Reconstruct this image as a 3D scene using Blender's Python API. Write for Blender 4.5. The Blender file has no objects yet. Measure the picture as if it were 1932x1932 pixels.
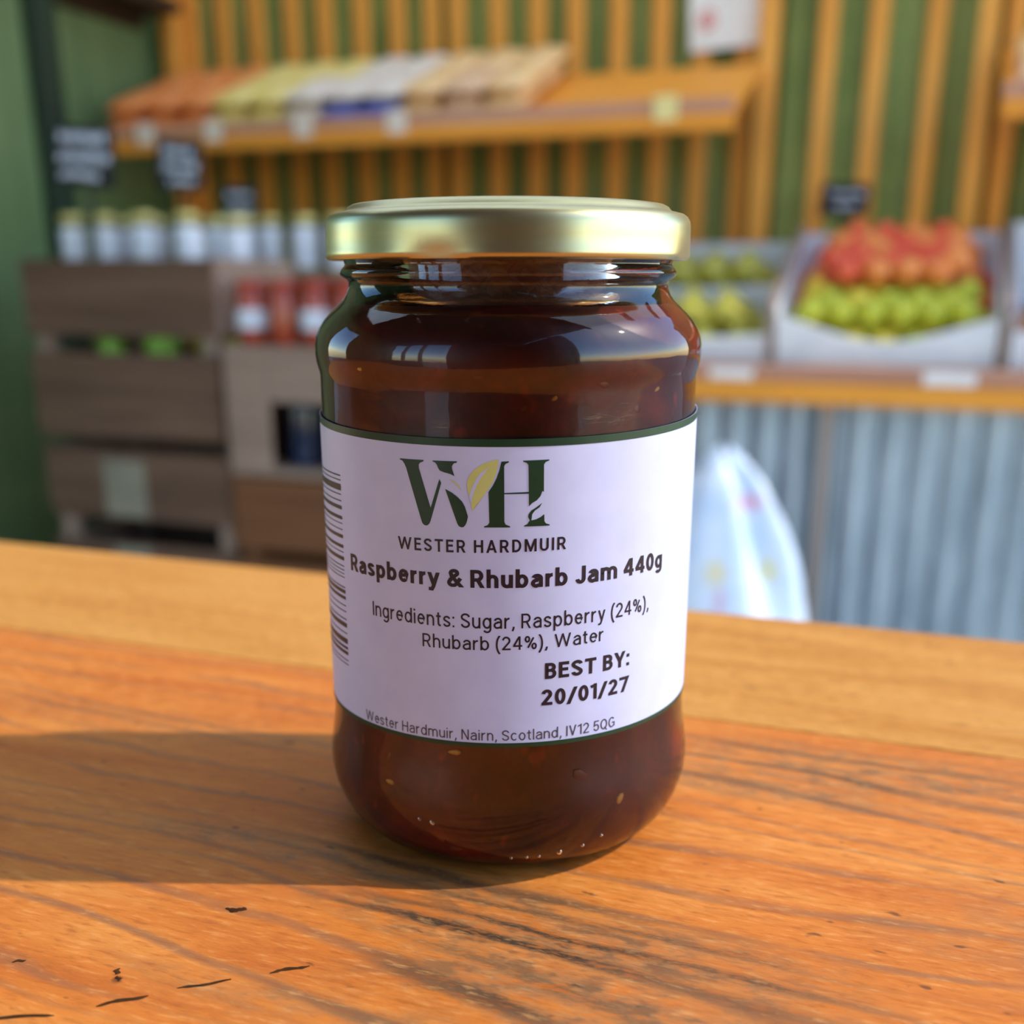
import bpy, bmesh, math, random
from mathutils import Vector, Matrix, noise

random.seed(7)
scene = bpy.context.scene
COL = scene.collection
R = math.radians

# ------------------------------------------------------------------ camera
TOP = 0.95                       # height of the counter top
PSI = R(20.0)                    # the camera looks 20 degrees left of the back wall's normal
FW = Vector((-math.sin(PSI), math.cos(PSI), 0))
RW = Vector((math.cos(PSI), math.sin(PSI), 0))
cd = bpy.data.cameras.new('camera')
cam = bpy.data.objects.new('camera', cd); COL.objects.link(cam)
cam.location = (0.07549, -0.20537, TOP + 0.1087)
cam.rotation_euler = (R(90 - 18.006), 0, PSI)
cd.sensor_width = 36.0
cd.lens = 2100 / 1932 * 36.0
cd.shift_y = 234 / 1932
cd.clip_start = 0.01
cd.dof.use_dof = True
cd.dof.focus_distance = 0.190
cd.dof.aperture_fstop = 11.2
scene.camera = cam

# ------------------------------------------------------------------ sky, sun, exposure
world = bpy.data.worlds.new('sky'); scene.world = world
world.use_nodes = True
wn = world.node_tree.nodes; wl = world.node_tree.links
wn.clear()
wo = wn.new('ShaderNodeOutputWorld'); wb = wn.new('ShaderNodeBackground')
sky = wn.new('ShaderNodeTexSky'); sky.sky_type = 'NISHITA'
sky.sun_disc = False; sky.sun_elevation = R(43); sky.sun_rotation = R(74)
sky.air_density = 1.0; sky.dust_density = 0.4; sky.ozone_density = 1.0
hs = wn.new('ShaderNodeHueSaturation'); hs.inputs['Saturation'].default_value = 1.2
wl.new(sky.outputs[0], hs.inputs['Color']); wl.new(hs.outputs[0], wb.inputs[0]); wb.inputs[1].default_value = 0.36
wl.new(wb.outputs[0], wo.inputs[0])

sl = bpy.data.lights.new('sun', 'SUN'); sun = bpy.data.objects.new('sun', sl); COL.objects.link(sun)
sl.energy = 2.7; sl.angle = R(0.9); sl.color = (1.0, 0.90, 0.78)
SUN_AZ = R(18.5)                 # measured from +X towards +Y: just behind the plane of the back wall
to_sun = Vector((math.cos(SUN_AZ) * math.cos(R(43)), math.sin(SUN_AZ) * math.cos(R(43)), math.sin(R(43))))
sun.rotation_euler = to_sun.to_track_quat('Z', 'Y').to_euler()
sun.location = (3, 1, 5)

scene.view_settings.view_transform = 'Standard'
scene.view_settings.look = 'None'
scene.view_settings.gamma = 1.0
scene.view_settings.use_curve_mapping = False
scene.view_settings.exposure = 0.48


# ------------------------------------------------------------------ materials
def srgb(r, g, b):
    f = lambda c: (c / 255) / 12.92 if c <= 10 else ((c / 255 + 0.055) / 1.055) ** 2.4
    return (f(r), f(g), f(b), 1.0)


class NT:
    """small helper around one material's node tree"""
    def __init__(self, name):
        self.m = bpy.data.materials.new(name); self.m.use_nodes = True
        self.t = self.m.node_tree; self.t.nodes.clear()
        self.out = self.t.nodes.new('ShaderNodeOutputMaterial')

    def n(self, kind, **kw):
        nd = self.t.nodes.new(kind)
        for k, v in kw.items(): setattr(nd, k, v)
        return nd

    def l(self, a, b): self.t.links.new(a, b)

    def coords(self, scale=(1, 1, 1), rot=(0, 0, 0), loc=(0, 0, 0)):
        tc = self.n('ShaderNodeTexCoord'); mp = self.n('ShaderNodeMapping')
        mp.inputs['Scale'].default_value = scale; mp.inputs['Rotation'].default_value = rot
        mp.inputs['Location'].default_value = loc
        self.l(tc.outputs['Object'], mp.inputs[0]); return mp.outputs[0]

    def noise(self, vec, scale=1.0, detail=3.0, rough=0.55, dist=0.0):
        nd = self.n('ShaderNodeTexNoise'); self.l(vec, nd.inputs['Vector'])
        nd.inputs['Scale'].default_value = scale; nd.inputs['Detail'].default_value = detail
        nd.inputs['Roughness'].default_value = rough; nd.inputs['Distortion'].default_value = dist
        return nd.outputs['Fac']

    def ramp(self, fac, stops):
        nd = self.n('ShaderNodeValToRGB'); self.l(fac, nd.inputs[0])
        e = nd.color_ramp.elements
        while len(e) < len(stops): e.new(0.5)
        for el, (p, c) in zip(e, stops):
            el.position = p; el.color = c if len(c) == 4 else (*c, 1)
        return nd.outputs[0]

    def mrange(self, fac, a, b, c=0.0, d=1.0):
        nd = self.n('ShaderNodeMapRange'); self.l(fac, nd.inputs[0])
        for i, v in enumerate((a, b, c, d)): nd.inputs[i + 1].default_value = v
        return nd.outputs[0]

    def math(self, op, a, b=None):
        nd = self.n('ShaderNodeMath', operation=op)
        for i, v in enumerate((a, b)):
            if v is None: continue
            if isinstance(v, (int, float)): nd.inputs[i].default_value = v
            else: self.l(v, nd.inputs[i])
        return nd.outputs[0]

    def mix(self, fac, a, b, blend='MIX'):
        nd = self.n('ShaderNodeMixRGB', blend_type=blend)
        for i, v in enumerate((fac, a, b)):
            if isinstance(v, (int, float)): nd.inputs[i].default_value = v
            elif isinstance(v, tuple): nd.inputs[i].default_value = v
            else: self.l(v, nd.inputs[i])
        return nd.outputs[0]

    def bump(self, h, strength=0.3, dist=0.001):
        nd = self.n('ShaderNodeBump'); self.l(h, nd.inputs['Height'])
        nd.inputs['Strength'].default_value = strength; nd.inputs['Distance'].default_value = dist
        return nd.outputs[0]

    def bsdf(self, color, rough=0.6, metal=0.0, normal=None, spec=0.5, **kw):
        nd = self.n('ShaderNodeBsdfPrincipled')
        if isinstance(color, tuple): nd.inputs['Base Color'].default_value = color
        else: self.l(color, nd.inputs['Base Color'])
        if isinstance(rough, (int, float)): nd.inputs['Roughness'].default_value = rough
        else: self.l(rough, nd.inputs['Roughness'])
        nd.inputs['Metallic'].default_value = metal
        nd.inputs['Specular IOR Level'].default_value = spec
        for k, v in kw.items(): nd.inputs[k.replace('_', ' ')].default_value = v
        if normal is not None: self.l(normal, nd.inputs['Normal'])
        self.l(nd.outputs[0], self.out.inputs[0]); return nd


def mottled(name, c1, c2, scale=20, rough=0.6, metal=0.0, stretch=(1, 1, 1), bump=0.15, spec=0.4, **kw):
    t = NT(name); v = t.coords(stretch)
    n = t.noise(v, scale, 4)
    c = t.ramp(n, [(0.32, c1), (0.68, c2)])
    t.bsdf(c, rough, metal, t.bump(n, bump, 0.002) if bump else None, spec, **kw)
    return t.m


def wood(name, c1, c2, c3, axis=0, scale=1.0, rough=0.65):
    st = [26.0, 26.0, 26.0]; st[axis] = 1.6
    t = NT(name); v = t.coords(tuple(s * scale for s in st))
    a = t.noise(v, 1.0, 5, 0.6, 0.4); b = t.noise(v, 3.5, 3)
    c = t.ramp(a, [(0.25, c1), (0.5, c2), (0.75, c3)])
    c = t.mix(t.mrange(b, 0.55, 0.75, 0, 0.45), c, c1)
    t.bsdf(c, rough, 0, t.bump(b, 0.25, 0.001), 0.35)
    return t.m


M = {}
M['slat'] = wood('slat_pine', srgb(206, 132, 46), srgb(234, 160, 66), srgb(246, 182, 90), 2)
M['rack'] = wood('rack_pine', srgb(212, 128, 34), srgb(240, 156, 52), srgb(246, 174, 72), 0)
M['rail'] = wood('rail_faded_wood', srgb(176, 124, 100), srgb(196, 142, 114), srgb(208, 156, 128), 0)
M['crate'] = wood('crate_old_wood', srgb(82, 58, 42), srgb(106, 78, 60), srgb(128, 98, 78), 0)
M['crate_post'] = wood('crate_post_wood', srgb(120, 98, 84), srgb(150, 126, 110), srgb(172, 148, 130), 2)
M['crate_warm'] = wood('crate_warm_wood', srgb(88, 52, 28), srgb(116, 72, 40), srgb(136, 90, 52), 0)
M['crate_grey'] = wood('crate_grey_wood', srgb(128, 104, 88), srgb(154, 128, 110), srgb(172, 146, 126), 0)
M['dark_wood'] = wood('dark_brown_wood', srgb(48, 34, 26), srgb(64, 46, 36), srgb(78, 58, 44), 1)
M['roof'] = wood('roof_boards', srgb(110, 88, 72), srgb(136, 112, 94), srgb(154, 130, 112), 1, 0.5)
M['post'] = wood('post_timber', srgb(110, 78, 52), srgb(140, 102, 70), srgb(160, 120, 84), 2)
M['green_sheet'] = mottled('green_sheet', srgb(116, 132, 66), srgb(150, 162, 86), 3, 0.45, spec=0.4, bump=0.05)
M['green_wall'] = mottled('green_painted_board', srgb(96, 120, 78), srgb(112, 134, 90), 3, 0.6, bump=0.05)
M['green_dark'] = mottled('dark_green_post', srgb(30, 48, 36), srgb(40, 60, 44), 6, 0.6)
M['galv'] = mottled('galvanised_sheet', srgb(150, 164, 172), srgb(186, 198, 204), 14, 0.42, 0.55, (1, 1, 0.3), 0.05)
M['fill_light_sheet'] = None
M['concrete'] = mottled('concrete_floor', srgb(184, 178, 168), srgb(206, 200, 190), 5, 0.85)
M['gravel'] = mottled('gravel_yard', srgb(120, 116, 110), srgb(150, 146, 138), 9, 0.9)
M['card'] = mottled('white_cardboard', srgb(222, 224, 230), srgb(240, 240, 242), 12, 0.7, bump=0.05)
M['paper'] = mottled('white_paper', srgb(236, 230, 224), srgb(248, 244, 238), 10, 0.7, bump=0)
M['batten'] = wood('pale_batten', srgb(158, 142, 130), srgb(178, 162, 150), srgb(192, 178, 166), 2)
M['old_paper'] = mottled('greyed_paper', srgb(128, 122, 104), srgb(148, 140, 120), 20, 0.8, bump=0)
M['red_lid'] = mottled('red_lid', srgb(150, 44, 26), srgb(184, 70, 42), 30, 0.35, bump=0)
M['tag'] = mottled('price_tag_card', srgb(228, 206, 190), srgb(242, 226, 208), 20, 0.6, bump=0)
M['tag_yellow'] = mottled('price_tag_yellow_card', srgb(240, 218, 140), srgb(248, 230, 164), 20, 0.6, bump=0)
M['slate'] = mottled('chalkboard', srgb(20, 22, 26), srgb(32, 34, 40), 20, 0.75, bump=0.05)
M['chalk'] = mottled('chalk', srgb(206, 214, 228), srgb(236, 240, 248), 90, 0.9, bump=0)
M['red_print'] = mottled('red_print', srgb(226, 110, 104), srgb(236, 134, 126), 60, 0.7, bump=0)
M['gold_small'] = mottled('small_gold_lid', srgb(206, 190, 112), srgb(228, 214, 140), 30, 0.4, 0.5, bump=0)
M['jar_label'] = mottled('jar_label_paper', srgb(208, 214, 226), srgb(228, 232, 240), 30, 0.7, bump=0)
M['pale_fill'] = mottled('pale_preserve', srgb(140, 132, 96), srgb(170, 160, 118), 30, 0.2, bump=0, Coat_Weight=0.6)
M['red_fill'] = mottled('red_chutney', srgb(120, 30, 14), srgb(190, 72, 36), 40, 0.18, bump=0, Coat_Weight=0.7)
M['blue_glass'] = mottled('dark_blue_bottle', srgb(16, 26, 44), srgb(30, 50, 84), 10, 0.15, bump=0, Coat_Weight=0.6)
for nm, a, b in (('red', (220, 54, 32), (244, 106, 62)), ('orange', (234, 110, 44), (246, 156, 74)),
                 ('yellow', (232, 196, 40), (242, 212, 70)), ('green', (172, 176, 24), (214, 208, 60)),
                 ('pear', (160, 150, 40), (196, 184, 70)), ('lime', (150, 214, 70), (184, 236, 112)),
                 ('brown', (170, 96, 40), (206, 130, 60))):
    M['fruit_' + nm] = mottled(nm + '_fruit_skin', srgb(*a), srgb(*b), 26, 0.32, bump=0.03, spec=0.5)
for nm, a, b in (('orange', (238, 120, 50), (246, 164, 100)), ('yellow', (238, 206, 104), (246, 224, 148)),
                 ('cream', (226, 206, 186), (240, 224, 206)), ('blue', (92, 104, 190), (128, 140, 214)),
                 ('peach', (238, 184, 116), (246, 206, 150)), ('tan', (222, 172, 128), (236, 194, 152))):
    M['pack_' + nm] = mottled(nm + '_packet_film', srgb(*a), srgb(*b), 18, 0.35, bump=0.08)


def fill_sheet_material():  # invented sheet that spreads sunlight down onto the display
    t = NT('translucent_fill_sheet'); n = t.noise(t.coords((1, 1, 1)), 6, 2)
    tr = t.n('ShaderNodeBsdfTranslucent'); df = t.n('ShaderNodeBsdfDiffuse')
    t.l(t.ramp(n, [(0.3, (0.90, 0.90, 0.86)), (0.7, (0.95, 0.94, 0.90))]), tr.inputs[0]); df.inputs[0].default_value = (0.8, 0.8, 0.78, 1)
    mx = t.n('ShaderNodeMixShader'); mx.inputs[0].default_value = 0.06
    t.l(tr.outputs[0], mx.inputs[1]); t.l(df.outputs[0], mx.inputs[2]); t.l(mx.outputs[0], t.out.inputs[0])
    return t.m


M['fill_light_sheet'] = fill_sheet_material()


def sack_material():
    t = NT('printed_white_plastic'); v = t.coords()
    base = (*srgb(206, 222, 240)[:3], 1)
    n = t.noise(v, 9, 2); c = t.ramp(n, [(0.3, srgb(198, 216, 236)), (0.7, srgb(228, 236, 246))])
    for (x, z, rx, rz, col) in ((0.08, 0.585, 0.03, 0.022, srgb(236, 150, 176)), (0.135, 0.445, 0.03, 0.03, srgb(226, 214, 130)),
                                (0.03, 0.44, 0.03, 0.035, srgb(232, 212, 140)), (0.045, 0.38, 0.014, 0.04, srgb(214, 170, 196)),
                                (-0.10, 0.50, 0.03, 0.03, srgb(236, 150, 176))):
        tc = t.n('ShaderNodeTexCoord'); mp = t.n('ShaderNodeMapping')
        mp.inputs['Location'].default_value = (-x / rx, 0, -z / rz); mp.inputs['Scale'].default_value = (1 / rx, 0, 1 / rz)
        t.l(tc.outputs['Object'], mp.inputs[0])
        ln = t.n('ShaderNodeVectorMath', operation='LENGTH'); t.l(mp.outputs[0], ln.inputs[0])
        d = t.math('ADD', ln.outputs['Value'], t.math('MULTIPLY', t.math('SUBTRACT', t.noise(v, 40, 2), 0.5), 1.2))
        c = t.mix(t.mrange(d, 0.45, 1.15, 0.75, 0.0), c, col)
    t.bsdf(c, 0.3, 0, None, 0.5)
    return t.m


M['sack'] = sack_material()


def counter_wood(name, tones, wear, rings):
    """oiled, worn pine: growth rings along X, grey raised grain, dirt in patches"""
    t = NT(name)
    v = t.coords((9, 60, 60)); fine = t.coords((190, 800, 600)); warp = t.coords((7, 22, 22))
    big = t.noise(v, 1.0, 4, 0.6, 0.6)
    c = t.ramp(big, [(0.28, tones[0]), (0.5, tones[1]), (0.74, tones[2])])
    # growth rings
    tc = t.n('ShaderNodeTexCoord')
    wob = t.noise(warp, 1.0, 3, 0.5)
    sep = t.n('ShaderNodeSeparateXYZ'); t.l(tc.outputs['Object'], sep.inputs[0])
    y = t.math('ADD', sep.outputs[1], t.math('MULTIPLY', sep.outputs[0], 0.05))
    y = t.math('ADD', y, t.math('MULTIPLY', wob, 0.034))
    s = t.math('SINE', t.math('MULTIPLY', y, 2 * math.pi / 0.0062))
    s2 = t.math('SINE', t.math('MULTIPLY', y, 2 * math.pi / 0.0141))
    ring = t.math('ADD', t.math('MULTIPLY', s, 0.6), t.math('MULTIPLY', s2, 0.4))
    brk = t.noise(t.coords((22, 70, 60)), 1.0, 3)
    rm = t.math('MULTIPLY', t.mrange(ring, 0.25, 0.95), t.mrange(brk, 0.30, 0.56))
    c = t.mix(t.math('MULTIPLY', rm, rings), c, srgb(136, 92, 62))
    # worn, greyed areas with a shape of their own
    fib = t.noise(fine, 1.0, 4, 0.65)
    fib2 = t.noise(t.coords((120, 260, 200)), 1.0, 3, 0.6)
    for (x, yy, rx, ry, grey, dark) in wear:
        mp = t.n('ShaderNodeMapping'); t.l(tc.outputs['Object'], mp.inputs[0])
        mp.inputs['Scale'].default_value = (1 / rx, 1 / ry, 0)
        mp.inputs['Location'].default_value = (-x / rx, -yy / ry, 0)
        ln = t.n('ShaderNodeVectorMath', operation='LENGTH'); t.l(mp.outputs[0], ln.inputs[0])
        d = t.math('ADD', ln.outputs['Value'], t.math('MULTIPLY', t.math('SUBTRACT', t.noise(v, 1.7, 4), 0.5), 1.7))
        mask = t.mrange(d, 0.35, 1.1, 1.0, 0.0)
        c = t.mix(t.math('MULTIPLY', t.math('MULTIPLY', mask, t.mrange(fib2, 0.3, 0.62)), grey), c, srgb(150, 112, 74))
        lines = t.mrange(t.math('ADD', ring, t.math('MULTIPLY', t.math('SUBTRACT', fib, 0.5), 3.4)), -0.05, 0.75)
        lines = t.math('MAXIMUM', lines, t.math('MULTIPLY', t.mrange(fib2, 0.50, 0.62), 0.55))
        c = t.mix(t.math('MULTIPLY', t.math('MULTIPLY', mask, lines), dark), c, srgb(66, 50, 36))
    # scattered specks and pale fibres
    sp = t.noise(t.coords((170, 330, 200)), 1.0, 2, 0.4)
    c = t.mix(t.mrange(sp, 0.70, 0.76, 0, 0.75), c, srgb(78, 50, 30))
    c = t.mix(t.mrange(fib, 0.54, 0.70, 0, 0.42), c, srgb(232, 166, 96))
    c = t.mix(t.mrange(fib, 0.47, 0.32, 0, 0.55), c, srgb(156, 80, 26))
    h = t.math('ADD', t.math('MULTIPLY', fib, 0.7), t.math('MULTIPLY', ring, -0.25))
    t.bsdf(c, t.mrange(fib, 0.3, 0.7, 0.42, 0.66), 0, t.bump(h, 0.45, 0.0010), 0.25)
    return t.m


WEAR = [(0.026, 0.043, 0.050, 0.015, 0.85, 1.0), (0.045, 0.028, 0.05, 0.011, 0.8, 0.8), (0.072, 0.130, 0.06, 0.016, 0.75, 0.6),
        (0.05, 0.115, 0.035, 0.008, 0.6, 0.4), (-0.02, 0.055, 0.06, 0.007, 0.6, 0.5), (-0.10, 0.10, 0.06, 0.01, 0.3, 0.25),
        (0.01, 0.012, 0.06, 0.008, 0.5, 0.35), (0.105, 0.075, 0.03, 0.02, 0.35, 0.12)]
M['plank_worn'] = counter_wood('worn_counter_plank', (srgb(184, 96, 31), srgb(203, 117, 42), srgb(215, 138, 61)), WEAR, 0.75)
M['plank_pale'] = counter_wood('pale_counter_plank', (srgb(184, 120, 47), srgb(199, 137, 60), srgb(208, 150, 75)), [], 0.2)
M['gouge'] = mottled('gouge_dirt', srgb(52, 34, 20), srgb(76, 50, 30), 400, 0.95, bump=0, spec=0.05)


def gold_material():
    t = NT('brushed_gold_tinplate'); v = t.coords((1, 1, 14))
    n = t.noise(t.coords((500, 500, 500)), 1.0, 3); w = t.noise(v, 40, 2)
    c = t.ramp(w, [(0.3, srgb(190, 183, 136)), (0.7, srgb(197, 190, 145))])
    t.bsdf(c, t.mrange(n, 0.2, 0.8, 0.32, 0.34), 1.0, None, 0.5)
    return t.m


def glass_material():
    """clear jar glass seen as a thin wall: Fresnel reflection over a clear body"""
    t = NT('clear_jar_glass'); v = t.coords((60, 60, 120))
    wob = t.noise(v, 1.0, 2); fine = t.noise(t.coords((260, 260, 900)), 1.0, 3)
    h = t.math('ADD', wob, t.math('MULTIPLY', fine, 0.12))
    nb = t.bump(h, 0.10, 0.0012)
    fr = t.n('ShaderNodeFresnel'); fr.inputs[0].default_value = 1.5; t.l(nb, fr.inputs[1])
    gl = t.n('ShaderNodeBsdfGlossy'); gl.inputs['Roughness'].default_value = 0.035; t.l(nb, gl.inputs['Normal'])
    gl.inputs[0].default_value = (1, 1, 1, 1)
    tr = t.n('ShaderNodeBsdfTransparent'); tr.inputs[0].default_value = (0.985, 0.985, 0.98, 1)
    mx = t.n('ShaderNodeMixShader'); t.l(fr.outputs[0], mx.inputs[0]); t.l(tr.outputs[0], mx.inputs[1]); t.l(gl.outputs[0], mx.inputs[2])
    t.l(mx.outputs[0], t.out.inputs[0]); return t.m


def jam_material():
    t = NT('raspberry_rhubarb_jam'); v = t.coords()
    n = t.noise(v, 90, 4, 0.6, 0.4); n2 = t.noise(t.coords((1, 1, 0.6)), 210, 2, 0.5)
    c = t.ramp(n, [(0.3, srgb(62, 16, 13)), (0.55, srgb(98, 28, 21)), (0.72, srgb(128, 44, 30))])
    c = t.mix(t.mrange(n2, 0.66, 0.74, 0, 0.75), c, srgb(150, 48, 22))
    t.bsdf(c, 0.35, 0, t.bump(n, 0.2, 0.001), 0.3, Subsurface_Weight=0.25, Subsurface_Scale=0.004)
    return t.m


def residue_material():
    t = NT('jam_film_on_glass'); v = t.coords((1, 1, 1.8))
    n = t.noise(v, 240, 4, 0.6, 0.8)
    pr = t.n('ShaderNodeBsdfPrincipled'); pr.inputs['Base Color'].default_value = srgb(120, 66, 44)
    pr.inputs['Roughness'].default_value = 0.3
    t.l(t.bump(n, 0.6, 0.0015), pr.inputs['Normal'])
    tr = t.n('ShaderNodeBsdfTransparent'); tr.inputs[0].default_value = (0.82, 0.66, 0.55, 1)
    mx = t.n('ShaderNodeMixShader'); t.l(t.mrange(n, 0.30, 0.62, 0.35, 0.92), mx.inputs[0])
    t.l(tr.outputs[0], mx.inputs[1]); t.l(pr.outputs[0], mx.inputs[2]); t.l(mx.outputs[0], t.out.inputs[0])
    return t.m


M['gold'] = gold_material(); M['glass'] = glass_material(); M['jam'] = jam_material(); M['residue'] = residue_material()
M['label_paper'] = mottled('label_paper', srgb(192, 202, 240), srgb(200, 210, 247), 120, 0.42, bump=0, spec=0.4)
M['ink_green'] = mottled('dark_green_ink', srgb(14, 54, 34), srgb(20, 62, 40), 300, 0.4, bump=0)
M['ink_leaf'] = mottled('leaf_green_ink', srgb(198, 206, 120), srgb(206, 212, 130), 300, 0.45, bump=0)
M['ink_black'] = mottled('black_ink', srgb(24, 18, 30), srgb(36, 26, 40), 300, 0.45, bump=0)
M['ink_grey'] = mottled('grey_ink', srgb(64, 60, 74), srgb(78, 74, 88), 300, 0.45, bump=0)
M['seed'] = mottled('raspberry_seed', srgb(196, 132, 40), srgb(222, 164, 70), 300, 0.4, bump=0)
M['lump'] = mottled('fruit_lump', srgb(96, 30, 16), srgb(128, 52, 26), 200, 0.4, bump=0)


# ------------------------------------------------------------------ mesh helpers
def link(o, parent=None):
    COL.objects.link(o)
    if parent: o.parent = parent
    return o


def origin_of(p):
    v = Vector((0, 0, 0))
    while p: v = v + p.location; p = p.parent
    return v


def mesh_obj(name, verts, faces, mat, parent=None, smooth=False, at=None):
    """verts in world space; stored relative to the parent (or to `at`)"""
    me = bpy.data.meshes.new(name)
    o0 = origin_of(parent) + (Vector(at) if at is not None else Vector((0, 0, 0)))
    me.from_pydata([tuple(Vector(v) - o0) for v in verts], [], faces)
    if mat: me.materials.append(mat)
    if smooth:
        for p in me.polygons: p.use_smooth = True
    me.update()
    o = bpy.data.objects.new(name, me); link(o, parent)
    if at is not None: o.location = at
    return o


class MB:
    def __init__(self): self.v, self.f = [], []

    def add(self, v, f):
        n = len(self.v); self.v += [tuple(p) for p in v]; self.f += [tuple(i + n for i in q) for q in f]; return self

    def box(self, x0, x1, y0, y1, z0, z1, b=0.0, mat=None):
        """box with chamfered vertical-plane edges when b > 0"""
        if b <= 0:
            v = [(x, y, z) for z in (z0, z1) for y in (y0, y1) for x in (x0, x1)]
            f = [(0, 2, 3, 1), (4, 5, 7, 6), (0, 1, 5, 4), (2, 6, 7, 3), (0, 4, 6, 2), (1, 3, 7, 5)]
        else:
            bm = bmesh.new(); bmesh.ops.create_cube(bm, size=1.0)
            for q in bm.verts:
                q.co = ((x0 + x1) / 2 + q.co.x * (x1 - x0), (y0 + y1) / 2 + q.co.y * (y1 - y0), (z0 + z1) / 2 + q.co.z * (z1 - z0))
            bmesh.ops.bevel(bm, geom=bm.edges[:], offset=b, segments=1, affect='EDGES')
            bm.verts.index_update()
            v = [tuple(q.co) for q in bm.verts]; f = [tuple(q.index for q in p.verts) for p in bm.faces]; bm.free()
        if mat is not None: v = [tuple(mat @ Vector(q)) for q in v]
        return self.add(v, f)

    def lathe(self, prof, seg=48, c=(0, 0, 0), close_ends=True):
        v, f = [], []; n = len(prof)
        for r, z in prof:
            for k in range(seg):
                a = 2 * math.pi * k / seg
                v.append((c[0] + r * math.cos(a), c[1] + r * math.sin(a), c[2] + z))
        for i in range(n - 1):
            for k in range(seg):
                k2 = (k + 1) % seg
                f.append((i * seg + k, i * seg + k2, (i + 1) * seg + k2, (i + 1) * seg + k))
        if close_ends:
            f.append(tuple(reversed(range(seg)))); f.append(tuple((n - 1) * seg + k for k in range(seg)))
        return self.add(v, f)

    def tube(self, pts, rad, seg=6):
        pts = [Vector(p) for p in pts]; v, f = [], []
        for i, p in enumerate(pts):
            d = (pts[min(i + 1, len(pts) - 1)] - pts[max(i - 1, 0)]).normalized()
            u = d.cross(Vector((0, 1, 0.13))).normalized(); w = d.cross(u)
            r = rad[i] if isinstance(rad, (list, tuple)) else rad
            for k in range(seg):
                a = 2 * math.pi * k / seg; v.append(p + (u * math.cos(a) + w * math.sin(a)) * r)
        for i in range(len(pts) - 1):
            for k in range(seg):
                k2 = (k + 1) % seg
                f.append((i * seg + k, i * seg + k2, (i + 1) * seg + k2, (i + 1) * seg + k))
        f.append(tuple(reversed(range(seg)))); f.append(tuple((len(pts) - 1) * seg + k for k in range(seg)))
        return self.add(v, f)

    def build(self, name, mat, parent=None, smooth=False, at=None):
        return mesh_obj(name, self.v, self.f, mat, parent, smooth, at)


def smooth_by_angle(o, deg=35):
    me = o.data
    for p in me.polygons: p.use_smooth = True
    bm = bmesh.new(); bm.from_mesh(me)
    for e in bm.edges:
        if len(e.link_faces) == 2 and e.calc_face_angle(0) > R(deg): e.smooth = False
    bm.to_mesh(me); bm.free(); return o


def tag(o, label, cat, group=None):
    o['label'] = label; o['category'] = cat
    if group: o['group'] = group
    return o


def thing(name, loc, label, cat, group=None):
    o = bpy.data.objects.new(name, None); o.empty_display_size = 0.05
    o.location = loc; COL.objects.link(o)
    return tag(o, label, cat, group)


def structure(o): o['kind'] = 'structure'; return o


def copy_tree(o, parent=None, loc=None, rotz=None):
    c = o.copy(); COL.objects.link(c)
    if parent: c.parent = parent
    if loc is not None: c.location = loc
    if rotz is not None: c.rotation_euler.z = rotz
    for ch in list(o.children): copy_tree(ch, c)
    return c


# ================================================================== THE SETTING
YW = 3.10                                       # plane of the back wall
XL = -2.30                                      # plane of the left wall
structure(MB().box(-2.45, 2.2, -2.2, 3.25, -0.12, 0.0).build('floor', M['concrete']))
structure(MB().box(-14, 14, -14, 14, -0.30, -0.125).build('ground', M['gravel']))


def profile_sheet(x0, x1, z0, z1, y, pitch, amp, kind='sine', per=8):
    v, f = [], []; n = max(2, int((x1 - x0) / pitch * per))
    for i in range(n + 1):
        x = x0 + (x1 - x0) * i / n; ph = (x / pitch) % 1.0
        if kind == 'sine': d = amp * math.sin(2 * math.pi * ph)
        else: d = amp * (1 if ph < 0.3 else (1 - (ph - 0.3) / 0.1 if ph < 0.4 else (0 if ph < 0.9 else (ph - 0.9) / 0.1)))
        for zz in (z0, z1):
            v.append((x, y - d, zz)); v.append((x, y - d + 0.0012, zz))
    for i in range(n):
        a = i * 4; b = a + 4
        f += [(a, b, b + 2, a + 2), (a + 1, a + 3, b + 3, b + 1), (a, a + 1, b + 1, b), (a + 2, b + 2, b + 3, a + 3)]
    f += [(0, 2, 3, 1), (n * 4, n * 4 + 1, n * 4 + 3, n * 4 + 2)]
    return v, f


v, f = profile_sheet(-2.36, 1.9, 0.0, 2.62, YW, 0.12, 0.016, 'trap', 20)
wall_back = structure(mesh_obj('wall_back', v, f, M['green_sheet']))
SLATS = [-2.221, -2.164, -2.05, -1.934, -1.811, -1.702, -1.581, -1.466, -1.357, -1.279, -1.156, -1.038, -0.928, -0.805,
         -0.689, -0.576, -0.46, -0.253, -0.129, 0.009, 0.193, 0.315, 0.437, 0.56, 0.682, 0.80, 0.925, 1.05, 1.17, 1.29, 1.41, 1.53]
slat0 = MB().box(-0.023, 0.023, -0.0155, 0.0155, 0.02, 2.60, 0.003).build('slat', M['slat'], wall_back)
for i, x in enumerate(SLATS):
    s = slat0 if i == 0 else slat0.copy()
    if i: COL.objects.link(s); s.parent = wall_back
    s.location = (x, YW - 0.033, 0)

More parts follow.
